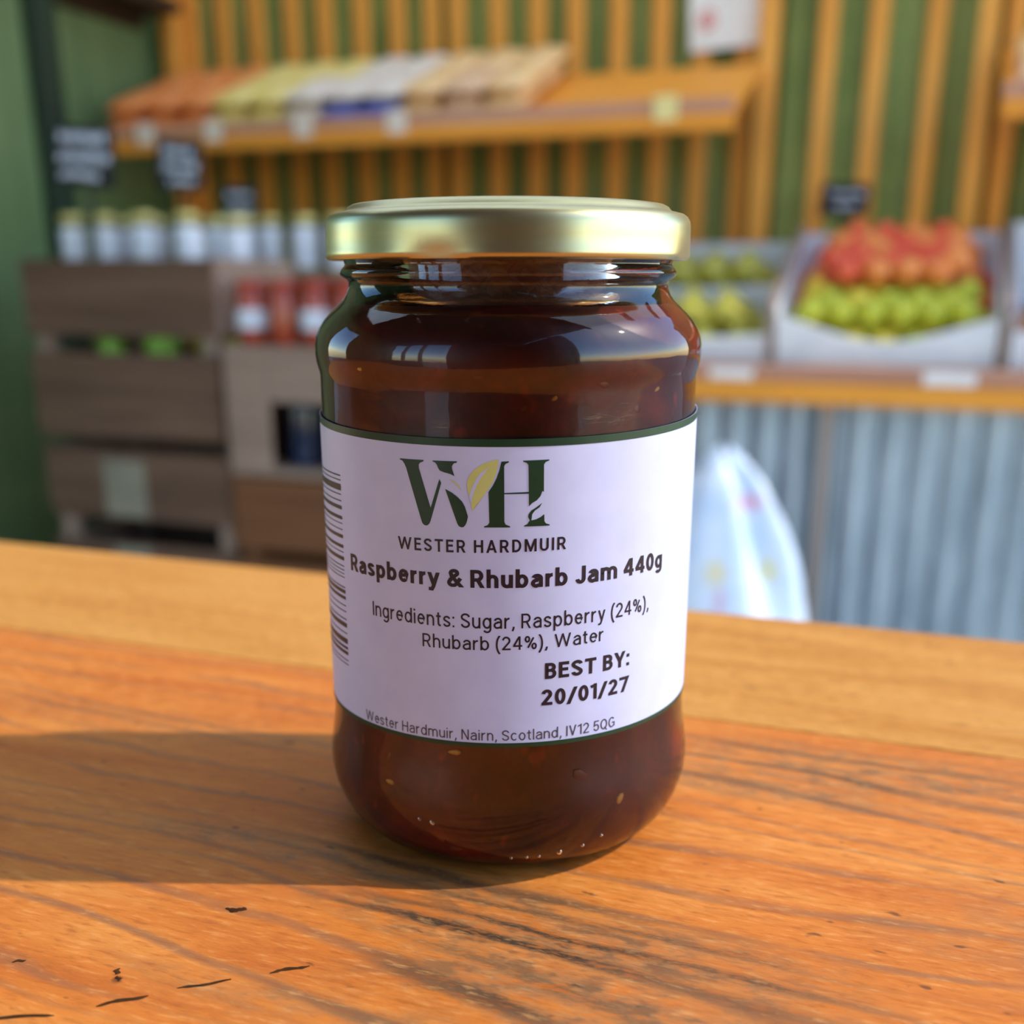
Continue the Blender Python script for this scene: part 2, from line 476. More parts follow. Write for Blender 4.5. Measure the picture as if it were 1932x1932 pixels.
wall_left = structure(MB().box(XL - 0.06, XL - 0.004, 0.75, 3.16, 0.0, 2.62).box(XL - 0.06, XL - 0.004, -2.03, -0.15, 0.0, 2.62).box(XL - 0.06, XL - 0.004, -0.15, 0.75, 2.25, 2.62).build('wall_left', M['green_wall']))
y = 0.75
while y < 3.05:                                  # tongued boards of the left wall
    y1 = min(y + 0.148, 3.09)
    MB().box(XL - 0.005, XL + 0.008, y, y1 - 0.003, 0.0, 2.62, 0.002).build('board', M['green_wall'], wall_left); y += 0.15
y = -2.03
while y < -0.2:  # unseen near run; its door gap is shaped for the jar's reflections
    MB().box(XL - 0.005, XL + 0.008, y, min(y + 0.145, -0.15), 0.0, 2.62, 0.002).build('board', M['green_wall'], wall_left); y += 0.15
added_wall_right = structure(MB().box(1.02, 1.05, -1.93, -0.60, 0.0, 2.52).build('added_wall_right', M['roof']))  # unseen wall, added to cut the sky reflected in the jar's right shoulder
for i in range(8):
    MB().box(1.0, 1.021, -1.92 + i * 0.165, -1.76 + i * 0.165, 0.0, 2.52, 0.002).build('board', M['roof'], added_wall_right)
structure(MB().box(XL + 0.006, XL + 0.055, 2.475, 2.56, 0.0, 2.62, 0.004).build('trim_1', M['green_dark']))
structure(MB().box(XL + 0.006, XL + 0.05, 3.03, 3.08, 0.0, 2.62, 0.004).build('trim_2', M['green_wall']))

ceiling = structure(MB().box(-2.5, 1.05, -2.1, 0.10, 2.665, 2.70).box(-2.5, 1.05, 2.98, 3.25, 2.665, 2.70).box(-2.5, -1.945, 0.10, 2.98, 2.665, 2.70).build('ceiling', M['roof']))
for i in range(18):                              # boarded part of the roof
    x = -2.45 + i * 0.195
    MB().box(x, x + 0.188, -2.1, 3.25 if i < 2 else 0.1, 2.645, 2.6648, 0.002).build('board', M['roof'], ceiling)
for i in range(4):                               # added translucent sheets, out of view, to brighten the display
    x = -2.06 + i * 0.777
    MB().box(x + 0.002, x + 0.775, 0.102, 2.978, 2.668, 2.672).build('fill_light_sheet', M['fill_light_sheet'], ceiling)
for i in range(6):
    y = -1.95 + i * 1.0
    MB().box(-2.5, 1.05, y, y + 0.07, 2.52, 2.6448, 0.004).build('rafter', M['post'], ceiling)
for i, (x, y) in enumerate(((-2.4, -1.98), (-1.75, -1.98), (-1.15, -1.98), (-0.45, -1.98), (1.0, -1.98))):  # unseen posts, added with the beam below to band the jar's reflections
    structure(MB().box(x - 0.04, x + 0.04, y - 0.05, y + 0.05, 0.0, 2.52, 0.004).build('trim_%d' % (i + 3), M['post']))
structure(MB().box(-2.5, 1.05, -2.06, -1.96, 2.30, 2.52, 0.004).build('trim_8', M['post']))
wf = structure(MB().box(-2.4, -1.15, -2.03, -1.99, 0.0, 0.85).box(-0.45, 1.0, -2.03, -1.99, 0.0, 2.30).build('added_wall_front', M['roof']))  # added behind the camera; solid part darkens the middle of the jar's reflection
for i in range(8):
    MB().box(-2.4 + i * 0.156, -2.248 + i * 0.156, -1.99, -1.97, 0.0, 0.85, 0.002).build('board', M['roof'], wf)
for i in range(9):
    MB().box(-0.45 + i * 0.161, -0.293 + i * 0.161, -1.99, -1.97, 0.0, 2.30, 0.002).build('board', M['roof'], wf)

# ================================================================== THE COUNTER
counter = thing('wooden_counter', (0, -0.09, 0), 'worn orange wooden counter top carrying the jam jar in the foreground', 'counter')
TH = 0.042
pk = MB().box(-0.95, 0.95, 0.0613, 0.157, TOP - TH, TOP, 0.0006).build('plank', M['plank_pale'], counter)
pk['label'] = 'paler yellow plank along the far edge'
pm = MB().box(-0.95, 0.95, -0.165, 0.0609, TOP - TH, TOP, 0.0005).build('plank', M['plank_worn'], counter)
pm['label'] = 'worn orange plank with dark grain and gouges'
MB().box(-0.95, 0.95, -0.39, -0.1654, TOP - TH, TOP, 0.0005).build('plank', M['plank_worn'], counter)
for x in (-0.86, 0.80):
    for yy in (-0.33, 0.06):
        MB().box(x, x + 0.06, yy, yy + 0.06, 0.0, TOP - TH, 0.003).build('leg', M['post'], counter)
for yy in (-0.32, 0.075):
    MB().box(-0.80, 0.80, yy, yy + 0.025, TOP - TH - 0.09, TOP - TH, 0.002).build('apron', M['post'], counter)


def gouge(x0, y0, x1, y1, w):
    a, b = Vector((x0, y0, 0)), Vector((x1, y1, 0)); d = (b - a); n = Vector((-d.y, d.x, 0)).normalized()
    v = []; k = 10
    for i in range(k + 1):
        t = i / k; p = a + d * t + n * w * 0.35 * math.sin(7 * t + x0 * 900)
        ww = w * (math.sin(math.pi * min(1, max(0, t * 0.96 + 0.02))) ** 0.45) * (0.75 + 0.4 * noise.noise((x0 * 500 + i * 1.3, y0 * 300, 0)))
        v += [p + n * ww + Vector((0, 0, TOP + 0.00004)), p + Vector((0, 0, TOP + 0.00010)), p - n * ww + Vector((0, 0, TOP + 0.00004))]
    f = []
    for i in range(k):
        q = i * 3; f += [(q, q + 1, q + 4, q + 3), (q + 1, q + 2, q + 5, q + 4)]
    mesh_obj('gouge', v, f, M['gouge'], pm)


for g in ((-0.052, -0.0985, -0.0405, -0.0930, 0.00032), (-0.036, -0.0890, -0.030, -0.0840, 0.00038), (-0.0268, -0.0810, -0.0200, -0.0760, 0.00030),
          (-0.0152, -0.0722, -0.0100, -0.0682, 0.00034), (-0.0570, -0.0842, -0.0552, -0.0830, 0.0003), (-0.0392, -0.0797, -0.0385, -0.0812, 0.0004),
          (-0.0380, -0.0815, -0.0368, -0.0825, 0.0003), (-0.0330, -0.0583, -0.0292, -0.0572, 0.0005)):
    gouge(*g[:4], g[4] * 1.7)

# ================================================================== THE JAM JAR
MMU = 0.001
jar = thing('jam_jar', (0, 0, TOP), 'full glass jar of dark red jam with gold lid and white printed label', 'jar')
OUT = [(25.5, 0.0), (28.2, 0.35), (30.8, 1.4), (33.0, 3.2), (34.8, 5.6), (36.1, 8.4), (36.9, 11.2), (37.2, 13.6), (37.15, 16.2), (36.8, 19.0),
       (36.35, 21.8), (36.05, 24.5), (35.95, 27), (35.92, 32), (35.9, 45), (35.9, 60), (35.85, 75), (35.7, 86), (35.65, 90.0), (35.7, 91.2), (35.95, 92.2),
       (36.25, 93.4), (36.4, 95.0), (36.35, 96.4), (36.05, 97.8), (35.45, 99.2), (34.55, 100.6), (33.4, 101.9), (32.1, 103.1), (31.0, 104.1),
       (30.2, 105.2), (29.75, 106.3), (29.7, 107.1), (29.95, 107.7), (30.7, 108.1), (31.15, 108.6), (31.2, 109.1), (30.8, 109.7), (30.35, 110.1),
       (30.3, 110.6), (30.5, 111.2), (30.4, 113.0), (30.4, 118.6), (29.9, 119.3)]
INN = [(28.6, 119.2), (28.2, 118.0), (28.2, 106.5), (29.0, 104.6), (30.8, 102.6), (33.2, 100.0), (34.6, 96.5), (34.6, 93.8), (34.1, 91), (34.3, 60), (34.3, 30),
       (35.4, 14.0), (34.2, 8.2), (30.2, 4.2), (24, 3.4), (8, 4.4), (0.4, 4.8)]
BASE = [(0.4, 2.2), (12, 1.9), (21, 0.9), (23.5, 0.15)]
prof = [(r * MMU, z * MMU) for r, z in BASE + OUT + INN]
glass = MB().lathe(prof, 128, (0, 0, TOP), True).build('glass_body', M['glass'], jar)
smooth_by_angle(glass, 50)
JT = 103.0
jamprof = [(0.3, 2.9), (20, 2.4), (25, 1.2)] + [(r - 0.45, z + (0.6 if z < 2 else 0)) for r, z in OUT if z < JT - 0.3]
jamprof = [(r * MMU, z * MMU) for r, z in jamprof] + [(31.3 * MMU, JT * MMU), (29.3 * MMU, (JT + 0.9) * MMU), (27.0 * MMU, (JT + 0.35) * MMU), (15 * MMU, (JT + 0.8) * MMU), (0.3 * MMU, (JT + 0.5) * MMU)]
jam = MB().lathe(jamprof, 96, (0, 0, TOP)).build('jam', M['jam'], jar)
smooth_by_angle(jam, 60); jam['label'] = 'dark red raspberry and rhubarb jam with pips'
resp = [(28.05, 103.4), (28.0, 105.0), (27.95, 107.5), (27.95, 111.0), (27.95, 117.5)]
res = MB().lathe([(r * MMU, z * MMU) for r, z in resp], 96, (0, 0, TOP), False).build('jam_residue', M['residue'], jar, True)


def on_cyl(u, z, rad):
    """arc length u (mm, + to the right) and height z (mm) on a cylinder around the jar axis"""
    a = u / 36.15
    p = RW * (math.sin(a) * rad * MMU) - FW * (math.cos(a) * rad * MMU)
    return Vector((p.x, p.y, TOP + z * MMU))


def blob(name, u, z, rad, su, sz, sr, ang, mat, parent):
    v, f = [], []; nu, nv = 8, 6; c0 = on_cyl(u, z, rad)
    ex = (on_cyl(u + 1, z, rad) - on_cyl(u - 1, z, rad)).normalized(); ez = Vector((0, 0, 1)); er = ex.cross(ez)
    for i in range(nv + 1):
        th = math.pi * i / nv
        for k in range(nu):
            ph = 2 * math.pi * k / nu
            a, b, c = math.sin(th) * math.cos(ph), math.sin(th) * math.sin(ph), math.cos(th)
            x, zz = a * su * (1 - 0.25 * a), b * sz
            x, zz = x * math.cos(ang) - zz * math.sin(ang), x * math.sin(ang) + zz * math.cos(ang)
            v.append(c0 + (ex * x + ez * zz + er * c * sr) * MMU)
    for i in range(nv):
        for k in range(nu):
            k2 = (k + 1) % nu; f.append((i * nu + k, i * nu + k2, (i + 1) * nu + k2, (i + 1) * nu + k))
    return mesh_obj(name, v, f, mat, parent, True)


def outer_r(z):
    for (r0, z0), (r1, z1) in zip(OUT, OUT[1:]):
        if z0 <= z <= z1: return r0 + (r1 - r0) * (z - z0) / max(1e-6, z1 - z0)
    return 30.0


for (u, z, su, sz, ang) in ((-9.7, 26.6, 1.3, 0.55, 0.05), (-23.4, 18.3, 1.15, 0.55, 0.0), (22.0, 15.4, 0.75, 1.2, -0.5), (29.5, 90.0, 0.8, 0.4, 0.4),
                            (-28.0, 93.4, 0.7, 0.35, 0.0), (8.0, 89.5, 0.6, 0.4, 0.5)):
    blob('pip', u, z, outer_r(z) - 0.50, su, sz, 0.25, ang, M['seed'], jam)
for (u, z, su, sz) in ((-24.5, 22.5, 0.8, 1.5), (-13, 9.0, 1.6, 0.9), (-10.0, 6.9, 1.5, 0.7), (14, 21, 2.2, 1.4), (-4.5, 93.0, 1.1, 0.6), (17, 91.5, 1.3, 0.8),
                       (2.8, 88.0, 0.7, 1.0), (24.5, 87.0, 0.9, 1.0), (-16, 101.2, 0.8, 0.5), (-7, 101.4, 0.7, 0.7), (-30, 98.6, 1.0, 0.8)):
    blob('fruit_piece', u, z, outer_r(z) - 0.62, su, sz, 0.25, random.uniform(-1, 1), M['lump'], jam)
# embossed beads low on the glass
for (u, z, s) in ((10.0, 6.2, 0.55), (14.6, 7.0, 0.35), (6.0, 5.7, 0.32), (3.6, 5.6, 0.32), (18.2, 8.6, 0.3), (0.6, 5.5, 0.3), (-13.9, 12.6, 0.55), (-16.5, 12.8, 0.35)):
    blob('glass_bead', u, z, outer_r(z), s, s, 0.3, 0, M['glass'], glass)

# lid ----------------------------------------------------------------
LID = [(31.6, 111.6), (31.9, 111.25), (32.5, 111.05), (33.15, 111.15), (33.5, 111.6), (33.55, 112.2), (33.4, 112.8), (33.38, 115.0), (33.35, 116.8), (33.2, 117.7),
       (32.75, 118.45), (32.1, 118.9), (31.3, 119.1), (30.6, 119.15), (30.1, 119.35), (29.7, 119.65), (29.3, 120.15), (28.6, 120.5), (27.6, 120.65), (26.6, 120.55),
       (25.8, 120.2), (25.0, 120.0), (12, 119.95), (0.3, 119.95)]
seg = 144; v, f = [], []
for i, (r, z) in enumerate(LID):
    for k in range(seg):
        a = 2 * math.pi * k / seg
        dip = 0.0
        for lug in range(4):                     # the four lugs pressed into the skirt
            d = (a - (R(20 - 90) + R(-20) + lug * math.pi / 2) + math.pi) % (2 * math.pi) - math.pi
            dip = max(dip, math.exp(-(d / 0.17) ** 2))
        w = max(0.0, 1 - abs(z - 111.9) / 1.3)
        rr = r - 0.75 * dip * w
        v.append((rr * MMU * math.cos(a), rr * MMU * math.sin(a), TOP + z * MMU))
for i in range(len(LID) - 1):
    for k in range(seg):
        k2 = (k + 1) % seg; f.append((i * seg + k, i * seg + k2, (i + 1) * seg + k2, (i + 1) * seg + k))
f.append(tuple((len(LID) - 1) * seg + k for k in range(seg)))
n0 = len(v)                                       # inner side so the skirt has thickness
for r, z in ((31.2, 111.8), (31.2, 118.6), (0.3, 119.4)):
    for k in range(seg):
        a = 2 * math.pi * k / seg; v.append((r * MMU * math.cos(a), r * MMU * math.sin(a), TOP + z * MMU))
for k in range(seg):
    k2 = (k + 1) % seg
    f.append((k, n0 + k, n0 + k2, k2))
    for j in range(2): f.append((n0 + j * seg + k2, n0 + j * seg + k, n0 + (j + 1) * seg + k, n0 + (j + 1) * seg + k2))
lid = mesh_obj('lid', v, f, M['gold'], jar); smooth_by_angle(lid, 50); lid['label'] = 'gold metal screw lid'

# label ----------------------------------------------------------------
TILT = 0.0155
RL = 36.13


def strip(name, u0, u1, zlo, zhi, rad, mat, parent, thick=0.10, step=1.0):
    """a curved sheet; zlo/zhi are functions of u"""
    n = max(2, int((u1 - u0) / step)); v, f = [], []
    for i in range(n + 1):
        u = u0 + (u1 - u0) * i / n
        v += [on_cyl(u, zlo(u), rad), on_cyl(u, zhi(u), rad)]
        if thick: v += [on_cyl(u, zlo(u), rad - thick), on_cyl(u, zhi(u), rad - thick)]
    s = 4 if thick else 2
    for i in range(n):
        a, b = i * s, (i + 1) * s
        f.append((a, b, b + 1, a + 1))
        if thick: f += [(a + 2, a + 3, b + 3, b + 2), (a, a + 2, b + 2, b), (a + 1, b + 1, b + 3, a + 3)]
    if thick: f += [(0, 1, 3, 2), (n * s, n * s + 2, n * s + 3, n * s + 1)]
    return mesh_obj(name, v, f, mat, parent, False)


ztop = lambda u: 83.07 + 0.008 * u + 0.00042 * u * u
zbot = lambda u: 28.45 + TILT * u
label = strip('label', -63, 59, zbot, ztop, RL, M['label_paper'], jar)
for p in label.data.polygons: p.use_smooth = False
smooth_by_angle(label, 30)
label['label'] = 'white printed label with green borders'
RP = RL + 0.05
strip('border_band', -63, 59, lambda u: ztop(u) - 1.25, lambda u: ztop(u) + 0.02, RP, M['ink_green'], label, 0.03)
strip('border_band', -63, 59, lambda u: zbot(u) - 0.02, lambda u: zbot(u) + 0.80, RP, M['ink_green'], label, 0.03)

LOGO = {
    'w_left': [(-19.06,79.22), (-14.39,79.27), (-14.44,79.04), (-15.06,78.80), (-15.34,78.47), (-15.36,77.92), (-13.31,71.25), (-11.61,76.25), (-11.29,75.59), (-13.37,69.04), (-13.59,68.57), (-13.95,68.22), (-14.34,68.15), (-14.74,68.31), (-15.00,68.66), (-17.82,77.74), (-18.17,78.42), (-18.54,78.87), (-19.07,79.06)],
    'w_top': [(-12.80,79.28), (-8.45,79.34), (-8.50,79.12), (-9.02,78.97), (-9.35,78.49), (-9.32,77.95), (-8.92,76.85), (-9.70,77.19), (-10.67,77.39), (-11.50,77.66), (-11.82,78.14), (-11.98,78.60), (-12.31,78.97), (-12.77,79.14)],
    'w_leg': [(-10.60,74.64), (-9.42,74.08), (-8.46,73.38), (-7.67,72.63), (-7.20,71.78), (-6.71,70.14), (-6.91,69.26), (-7.16,68.69), (-7.49,68.31), (-7.89,68.26), (-8.30,68.43), (-8.57,68.87)],
    'swoosh': [(-9.88,76.29), (-9.07,76.05), (-8.27,75.43), (-7.72,74.43), (-8.18,74.95), (-8.81,75.61), (-9.39,75.96)],
    'leaf': [(-1.54,79.86), (-2.74,79.54), (-4.21,78.98), (-5.46,78.11), (-6.34,77.10), (-6.78,76.00), (-6.79,74.94), (-6.46,73.57), (-6.06,72.9), (-6.08,72.14), (-5.90,71.12), (-5.60,72.15), (-5.28,72.95), (-4.80,73.35), (-3.94,74.00), (-3.23,74.87), (-2.53,75.97), (-1.98,77.37), (-1.67,78.60)],
    'vein': [(-6.46,73.57), (-6.18,74.40), (-5.76,75.50), (-5.16,76.60), (-4.45,77.54), (-3.10,78.50), (-4.28,76.98), (-5.00,75.72), (-5.64,74.30), (-5.97,73.20), (-6.08,72.14)],
    'h_stem': [(-1.02,79.45), (0.21,79.50), (0.18,79.30), (-0.36,79.07), (-0.59,78.69), (-0.58,69.40), (-0.38,68.93), (0.40,68.61), (0.37,68.42), (-3.98,68.37), (-3.98,68.56), (-3.35,68.81), (-3.08,69.22), (-3.20,74.40), (-2.45,75.50), (-1.83,76.75), (-1.36,78.07), (-1.13,79.07)],
    'h_bar': [(-0.63,74.24), (3.55,74.40), (3.55,74.09), (-0.63,74.02)],
    'h_right': [(2.51,79.59), (6.90,79.70), (6.87,79.53), (6.27,79.29), (6.01,78.91), (6.02,74.34), (5.77,74.50), (5.46,73.65), (4.84,72.96), (4.06,72.51), (3.54,71.97), (3.43,78.81), (3.17,79.20), (2.55,79.39)],
    'h_foot': [(5.75,72.50), (5.32,71.77), (4.53,71.24), (4.07,70.62), (3.95,69.59), (4.70,69.73), (5.49,70.11), (6.12,70.59), (6.16,69.37), (6.45,68.99), (7.09,68.78), (7.06,68.62), (2.74,68.55), (2.71,68.71), (3.29,68.97), (3.68,69.60), (3.41,70.16), (3.47,70.63), (3.91,71.25), (4.77,71.79)],
}
BARS = [(74.49,74.22),(73.63,73.42),(72.80,71.62),(71.00,70.81),(69.83,69.62),(68.83,68.15),(66.92,66.29),(65.63,65.47),(64.50,64.31),(63.43,62.79),(61.54,60.93),(60.26,60.09),(59.31,58.61),(57.62,57.43),(56.86,56.69),(56.13,55.99),(55.45,55.28),(53.54,53.32),(52.95,52.23),(51.71,51.08),(49.99,49.79),(48.84,48.63),(47.33,47.10),(46.46,45.58),(44.56,44.35),(43.38,42.35),(41.76,41.26),(40.81,40.13),(39.15,38.94),(38.29,38.11)]


def wrap_print(name, bm, mat, extra=0.0):
    """cut a flat print (x = arc mm, y = height mm) into narrow strips and wrap it on the label"""
    xs = [q.co.x for q in bm.verts]; x = math.floor(min(xs))
    while x < max(xs):
        bmesh.ops.bisect_plane(bm, geom=bm.verts[:] + bm.edges[:] + bm.faces[:], plane_co=(x, 0, 0), plane_no=(1, 0, 0)); x += 1.1
    bmesh.ops.triangulate(bm, faces=bm.faces[:])
    bm.verts.index_update()
    vs = [on_cyl(q.co.x, q.co.y, RP + extra) for q in bm.verts]; fs = [tuple(q.index for q in p.verts) for p in bm.faces]
    bm.free()
    return mesh_obj(name, vs, fs, mat, label)


def poly_print(name, polys, mat, extra=0.0):
    bm = bmesh.new()
    for pts in polys:
        bm.faces.new([bm.verts.new((a, b, 0)) for a, b in pts])
    bmesh.ops.triangulate(bm, faces=bm.faces[:], ngon_method='EAR_CLIP')
    bmesh.ops.recalc_face_normals(bm, faces=bm.faces[:])
    return wrap_print(name, bm, mat, extra)


poly_print('emblem_letter', [LOGO[k] for k in ('w_left', 'w_top', 'w_leg')], M['ink_green'])
poly_print('emblem_letter', [LOGO[k] for k in ('h_stem', 'h_bar', 'h_right', 'h_foot')], M['ink_green'])
poly_print('emblem_leaf', [LOGO[k] for k in ('leaf', 'swoosh')], M['ink_leaf'], 0.01)
poly_print('leaf_vein', [LOGO['vein']], M['label_paper'], 0.03)
poly_print('barcode', [[(-52, a + TILT * -16), (-35.6 - (74.5 - a) * 0.006, a), (-35.6 - (74.5 - a) * 0.006, b), (-52, b + TILT * -16)] for a, b in BARS], M['ink_black'])


def arc(cx, cy, rx, ry, a0, a1, n=14):
    return [(cx + rx * math.cos(R(a0 + (a1 - a0) * i / n)), cy + ry * math.sin(R(a0 + (a1 - a0) * i / n))) for i in range(n + 1)]


def glyph(c, h):
    """plain grotesque letter: (ink width, strokes, clip low, clip high); capital height 1, h = half stroke"""
    t, b, X = 1 - h, h, 0.74
    oval = lambda cx, cy, rx, ry: arc(cx, cy, rx - h, ry - h, 0, 360, 28)
    stem = lambda x, y0=0.0, y1=1.0: [(x, y0), (x, y1)]
    dot = lambda x, y: [(x, y - h * 1.05), (x, y + h * 1.05)]
    P = {
        'W': (1.22, [[(.07, 1.06), (.335, h * .5), (.61, 1 - h * .5), (.885, h * .5), (1.15, 1.06)]], 0, 1),
        'E': (.57, [stem(h), [(h, t), (.56, t)], [(h, .53), (.51, .53)], [(h, b), (.57, b)]], 0, 1),
        'S': (.63, [arc(.315, .735, .315 - h, .265 - h, 5, 218) + arc(.315, .27, .315 - h, .27 - h, 38, -178)], -.1, 1.1),
        'T': (.66, [[(0, t), (.66, t)], stem(.33)], 0, 1),
        'R': (.65, [stem(h), [(h, t), (.33, t)] + arc(.33, (t + .44) / 2, .29 - h, (t - .44) / 2, 90, -90) + [(h, .44)], [(.34, .46), (.60, -.05)]], 0, 1),
        'H': (.68, [stem(h), stem(.68 - h), [(h, .53), (.68 - h, .53)]], 0, 1),
        'A': (.74, [[(.05, -.06), (.37, 1 - h * .3), (.69, -.06)], [(.17, .29), (.57, .29)]], 0, 1),
        'D': (.66, [stem(h), [(h, t), (.27, t)] + arc(.27, .5, .39 - h, .5 - h, 90, -90) + [(h, b)]], 0, 1),
        'M': (.88, [stem(h), stem(.88 - h), [(h * 1.1, 1.04), (.44, h * .9), (.88 - h * 1.1, 1.04)]], 0, 1),
        'U': (.65, [[(h, 1), (h, .33)] + arc(.325, .33, .325 - h, .33 - h, 180, 360) + [(.65 - h, 1)]], -.1, 1),
        'I': (2 * h, [stem(h)], 0, 1),
        'J': (.52, [[(.52 - h, 1), (.52 - h, .29)] + arc(.26, .29, .26 - h, .29 - h, 360, 185)], -.1, 1),
        'B': (.61, [stem(h), [(h, t), (.30, t)] + arc(.30, (t + .53) / 2, .28 - h, (t - .53) / 2, 90, -90) + [(h, .53)],
                    [(h, .53), (.31, .53)] + arc(.31, (.53 + b) / 2, .30 - h, (.53 - b) / 2, 90, -90) + [(h, b)]], 0, 1),
        'Y': (.68, [[(.04, 1.06), (.34, .40), (.64, 1.06)], stem(.34, 0, .44)], 0, 1),
        'N': (.68, [stem(h), stem(.68 - h), [(h * .8, 1.04), (.68 - h * .8, -.04)]], 0, 1),
        'V': (.70, [[(.05, 1.06), (.35, h * .5), (.65, 1.06)]], 0, 1),
        'Q': (.72, [oval(.355, .5, .355, .51), [(.42, .22), (.68, -.10)]], -.2, 1.1),
        'G': (.68, [arc(.35, .5, .35 - h, .51 - h, 42, 318) + [(.68 - h, .17), (.68 - h, .47), (.38, .47)]], -.1, 1.1),
        'a': (.57, [[(.57 - h, 0), (.57 - h, .50)] + arc(.295, .49, .275 - h, .26 - h, 8, 165), [(.57 - h, .44), (.28, .44)] + arc(.26, .225, .26 - h, .215 - h * .6, 90, 270) + arc(.30, .26, .26 - h * .6, .26 - h, 270, 345)], -.1, 1),
        'p': (.60, [stem(h, -.29, X), oval(.305, .37, .295, .38)], -.29, 1),
        's': (.52, [arc(.26, .54, .25 - h, .21 - h, 5, 218) + arc(.26, .20, .26 - h, .21 - h, 38, -178)], -.1, 1),
        'b': (.60, [stem(h, 0, 1.04), oval(.305, .37, .295, .38)], -.1, 1.04),
        'd': (.60, [stem(.60 - h, 0, 1.04), oval(.295, .37, .295, .38)], -.1, 1.04),
        'e': (.58, [[(h, .40), (.58 - h, .40)] + arc(.295, .37, .285 - h, .38 - h, 5, 318)], -.1, 1),
        'r': (.36, [stem(h, 0, X), arc(.34, .40, .34 - h, .35 - h, 180, 88)], 0, 1),
        'y': (.58, [[(.05, .80), (.30, .02)], [(.53, .80), (.27, -.06), (.20, -.20), (.10, -.29 + h), (.03, -.29 + h)]], -.3, X),
        'h': (.56, [stem(h, 0, 1.04), [(h, .36)] + arc(.28, .44, .28 - h, .31 - h, 180, 0) + [(.56 - h, 0)]], 0, 1.04),
        'n': (.56, [stem(h, 0, X), [(h, .36)] + arc(.28, .44, .28 - h, .31 - h, 180, 0) + [(.56 - h, 0)]], 0, 1),
        'u': (.56, [stem(.56 - h, 0, X), [(h, X), (h, .30)] + arc(.28, .30, .28 - h, .31 - h, 180, 350)], -.1, X),
        'm': (.94, [stem(h, 0, X), [(h, .36)] + arc((h + .47) / 2, .46, (.47 - h) / 2, .29 - h, 180, 0) + [(.47, 0)],
                    [(.47, .36)] + arc((.94 - h + .47) / 2, .46, (.47 - h) / 2, .29 - h, 180, 0) + [(.94 - h, 0)]], 0, 1),
        'g': (.59, [oval(.295, .37, .295, .38), [(.59 - h, X), (.59 - h, 0)] + arc(.30, -.02, .29 - h, .29 - h, 0, -150)], -.4, X + .01),
        'i': (2 * h, [stem(h, 0, X), dot(h, .94)], 0, 1.2),
        'l': (2 * h, [stem(h, 0, 1.04)], 0, 1.04),
        't': (.36, [[(.16, .94), (.16, .20)] + arc(.29, .19, .13, .19 - h, 180, 290), [(0, X - h), (.34, X - h)]], -.1, 1),
        'o': (.60, [oval(.30, .37, .30, .38)], -.1, 1), 'c': (.56, [arc(.295, .37, .295 - h, .38 - h, 42, 318)], -.1, 1),
        '0': (.58, [oval(.29, .5, .29, .51)], -.1, 1.1), '1': (.36, [stem(.36 - h), [(0, .80), (.34, .93)]], 0, 1),
        '2': (.59, [arc(.29, .70, .285 - h, .31 - h, 172, -32) + [(h * 1.2, b * 1.2)], [(.01, b), (.59, b)]], 0, 1.1),
        '4': (.64, [stem(.46, 0, 1.0), [(.46, 1.02), (.07, .30)], [(.02, .29), (.64, .29)]], 0, 1),
        '5': (.58, [[(.54, t), (.12, t), (.075, .50)] + arc(.29, .325, .29 - h, .335 - h, 128, -165)], -.1, 1),
        '7': (.58, [[(0, t), (.545, t), (.19, -.05)]], 0, 1),
        '%': (.86, [oval(.20, .76, .19, .25), oval(.66, .24, .19, .25), [(.24, .12), (.62, .88)]], -.1, 1.1),
        '&': (.74, [[(.76, -.06), (.22, .62)] + arc(.345, .775, .20 - h * .4, .235 - h, 215, -25) + [(.17, .43)] + arc(.285, .255, .285 - h, .265 - h, 128, 322) + [(.66, .50)]], 0, 1.1),
        '(': (.27, [arc(.52, .40, .52 - h, .80, 122, 238)], -.3, 1.08), ')': (.27, [arc(-.25, .40, .52 - h, .80, 58, -58)], -.3, 1.08),
        ',': (.17, [[(.12, .13), (.10, -.02), (.03, -.17)]], -.2, 1), ':': (2 * h, [dot(h, h), dot(h, .66)], 0, 1),
        '/': (.46, [[(.02, -.10), (.44, 1.02)]], -.08, 1), ' ': (.16, [], 0, 1),
    }
    return P[c]


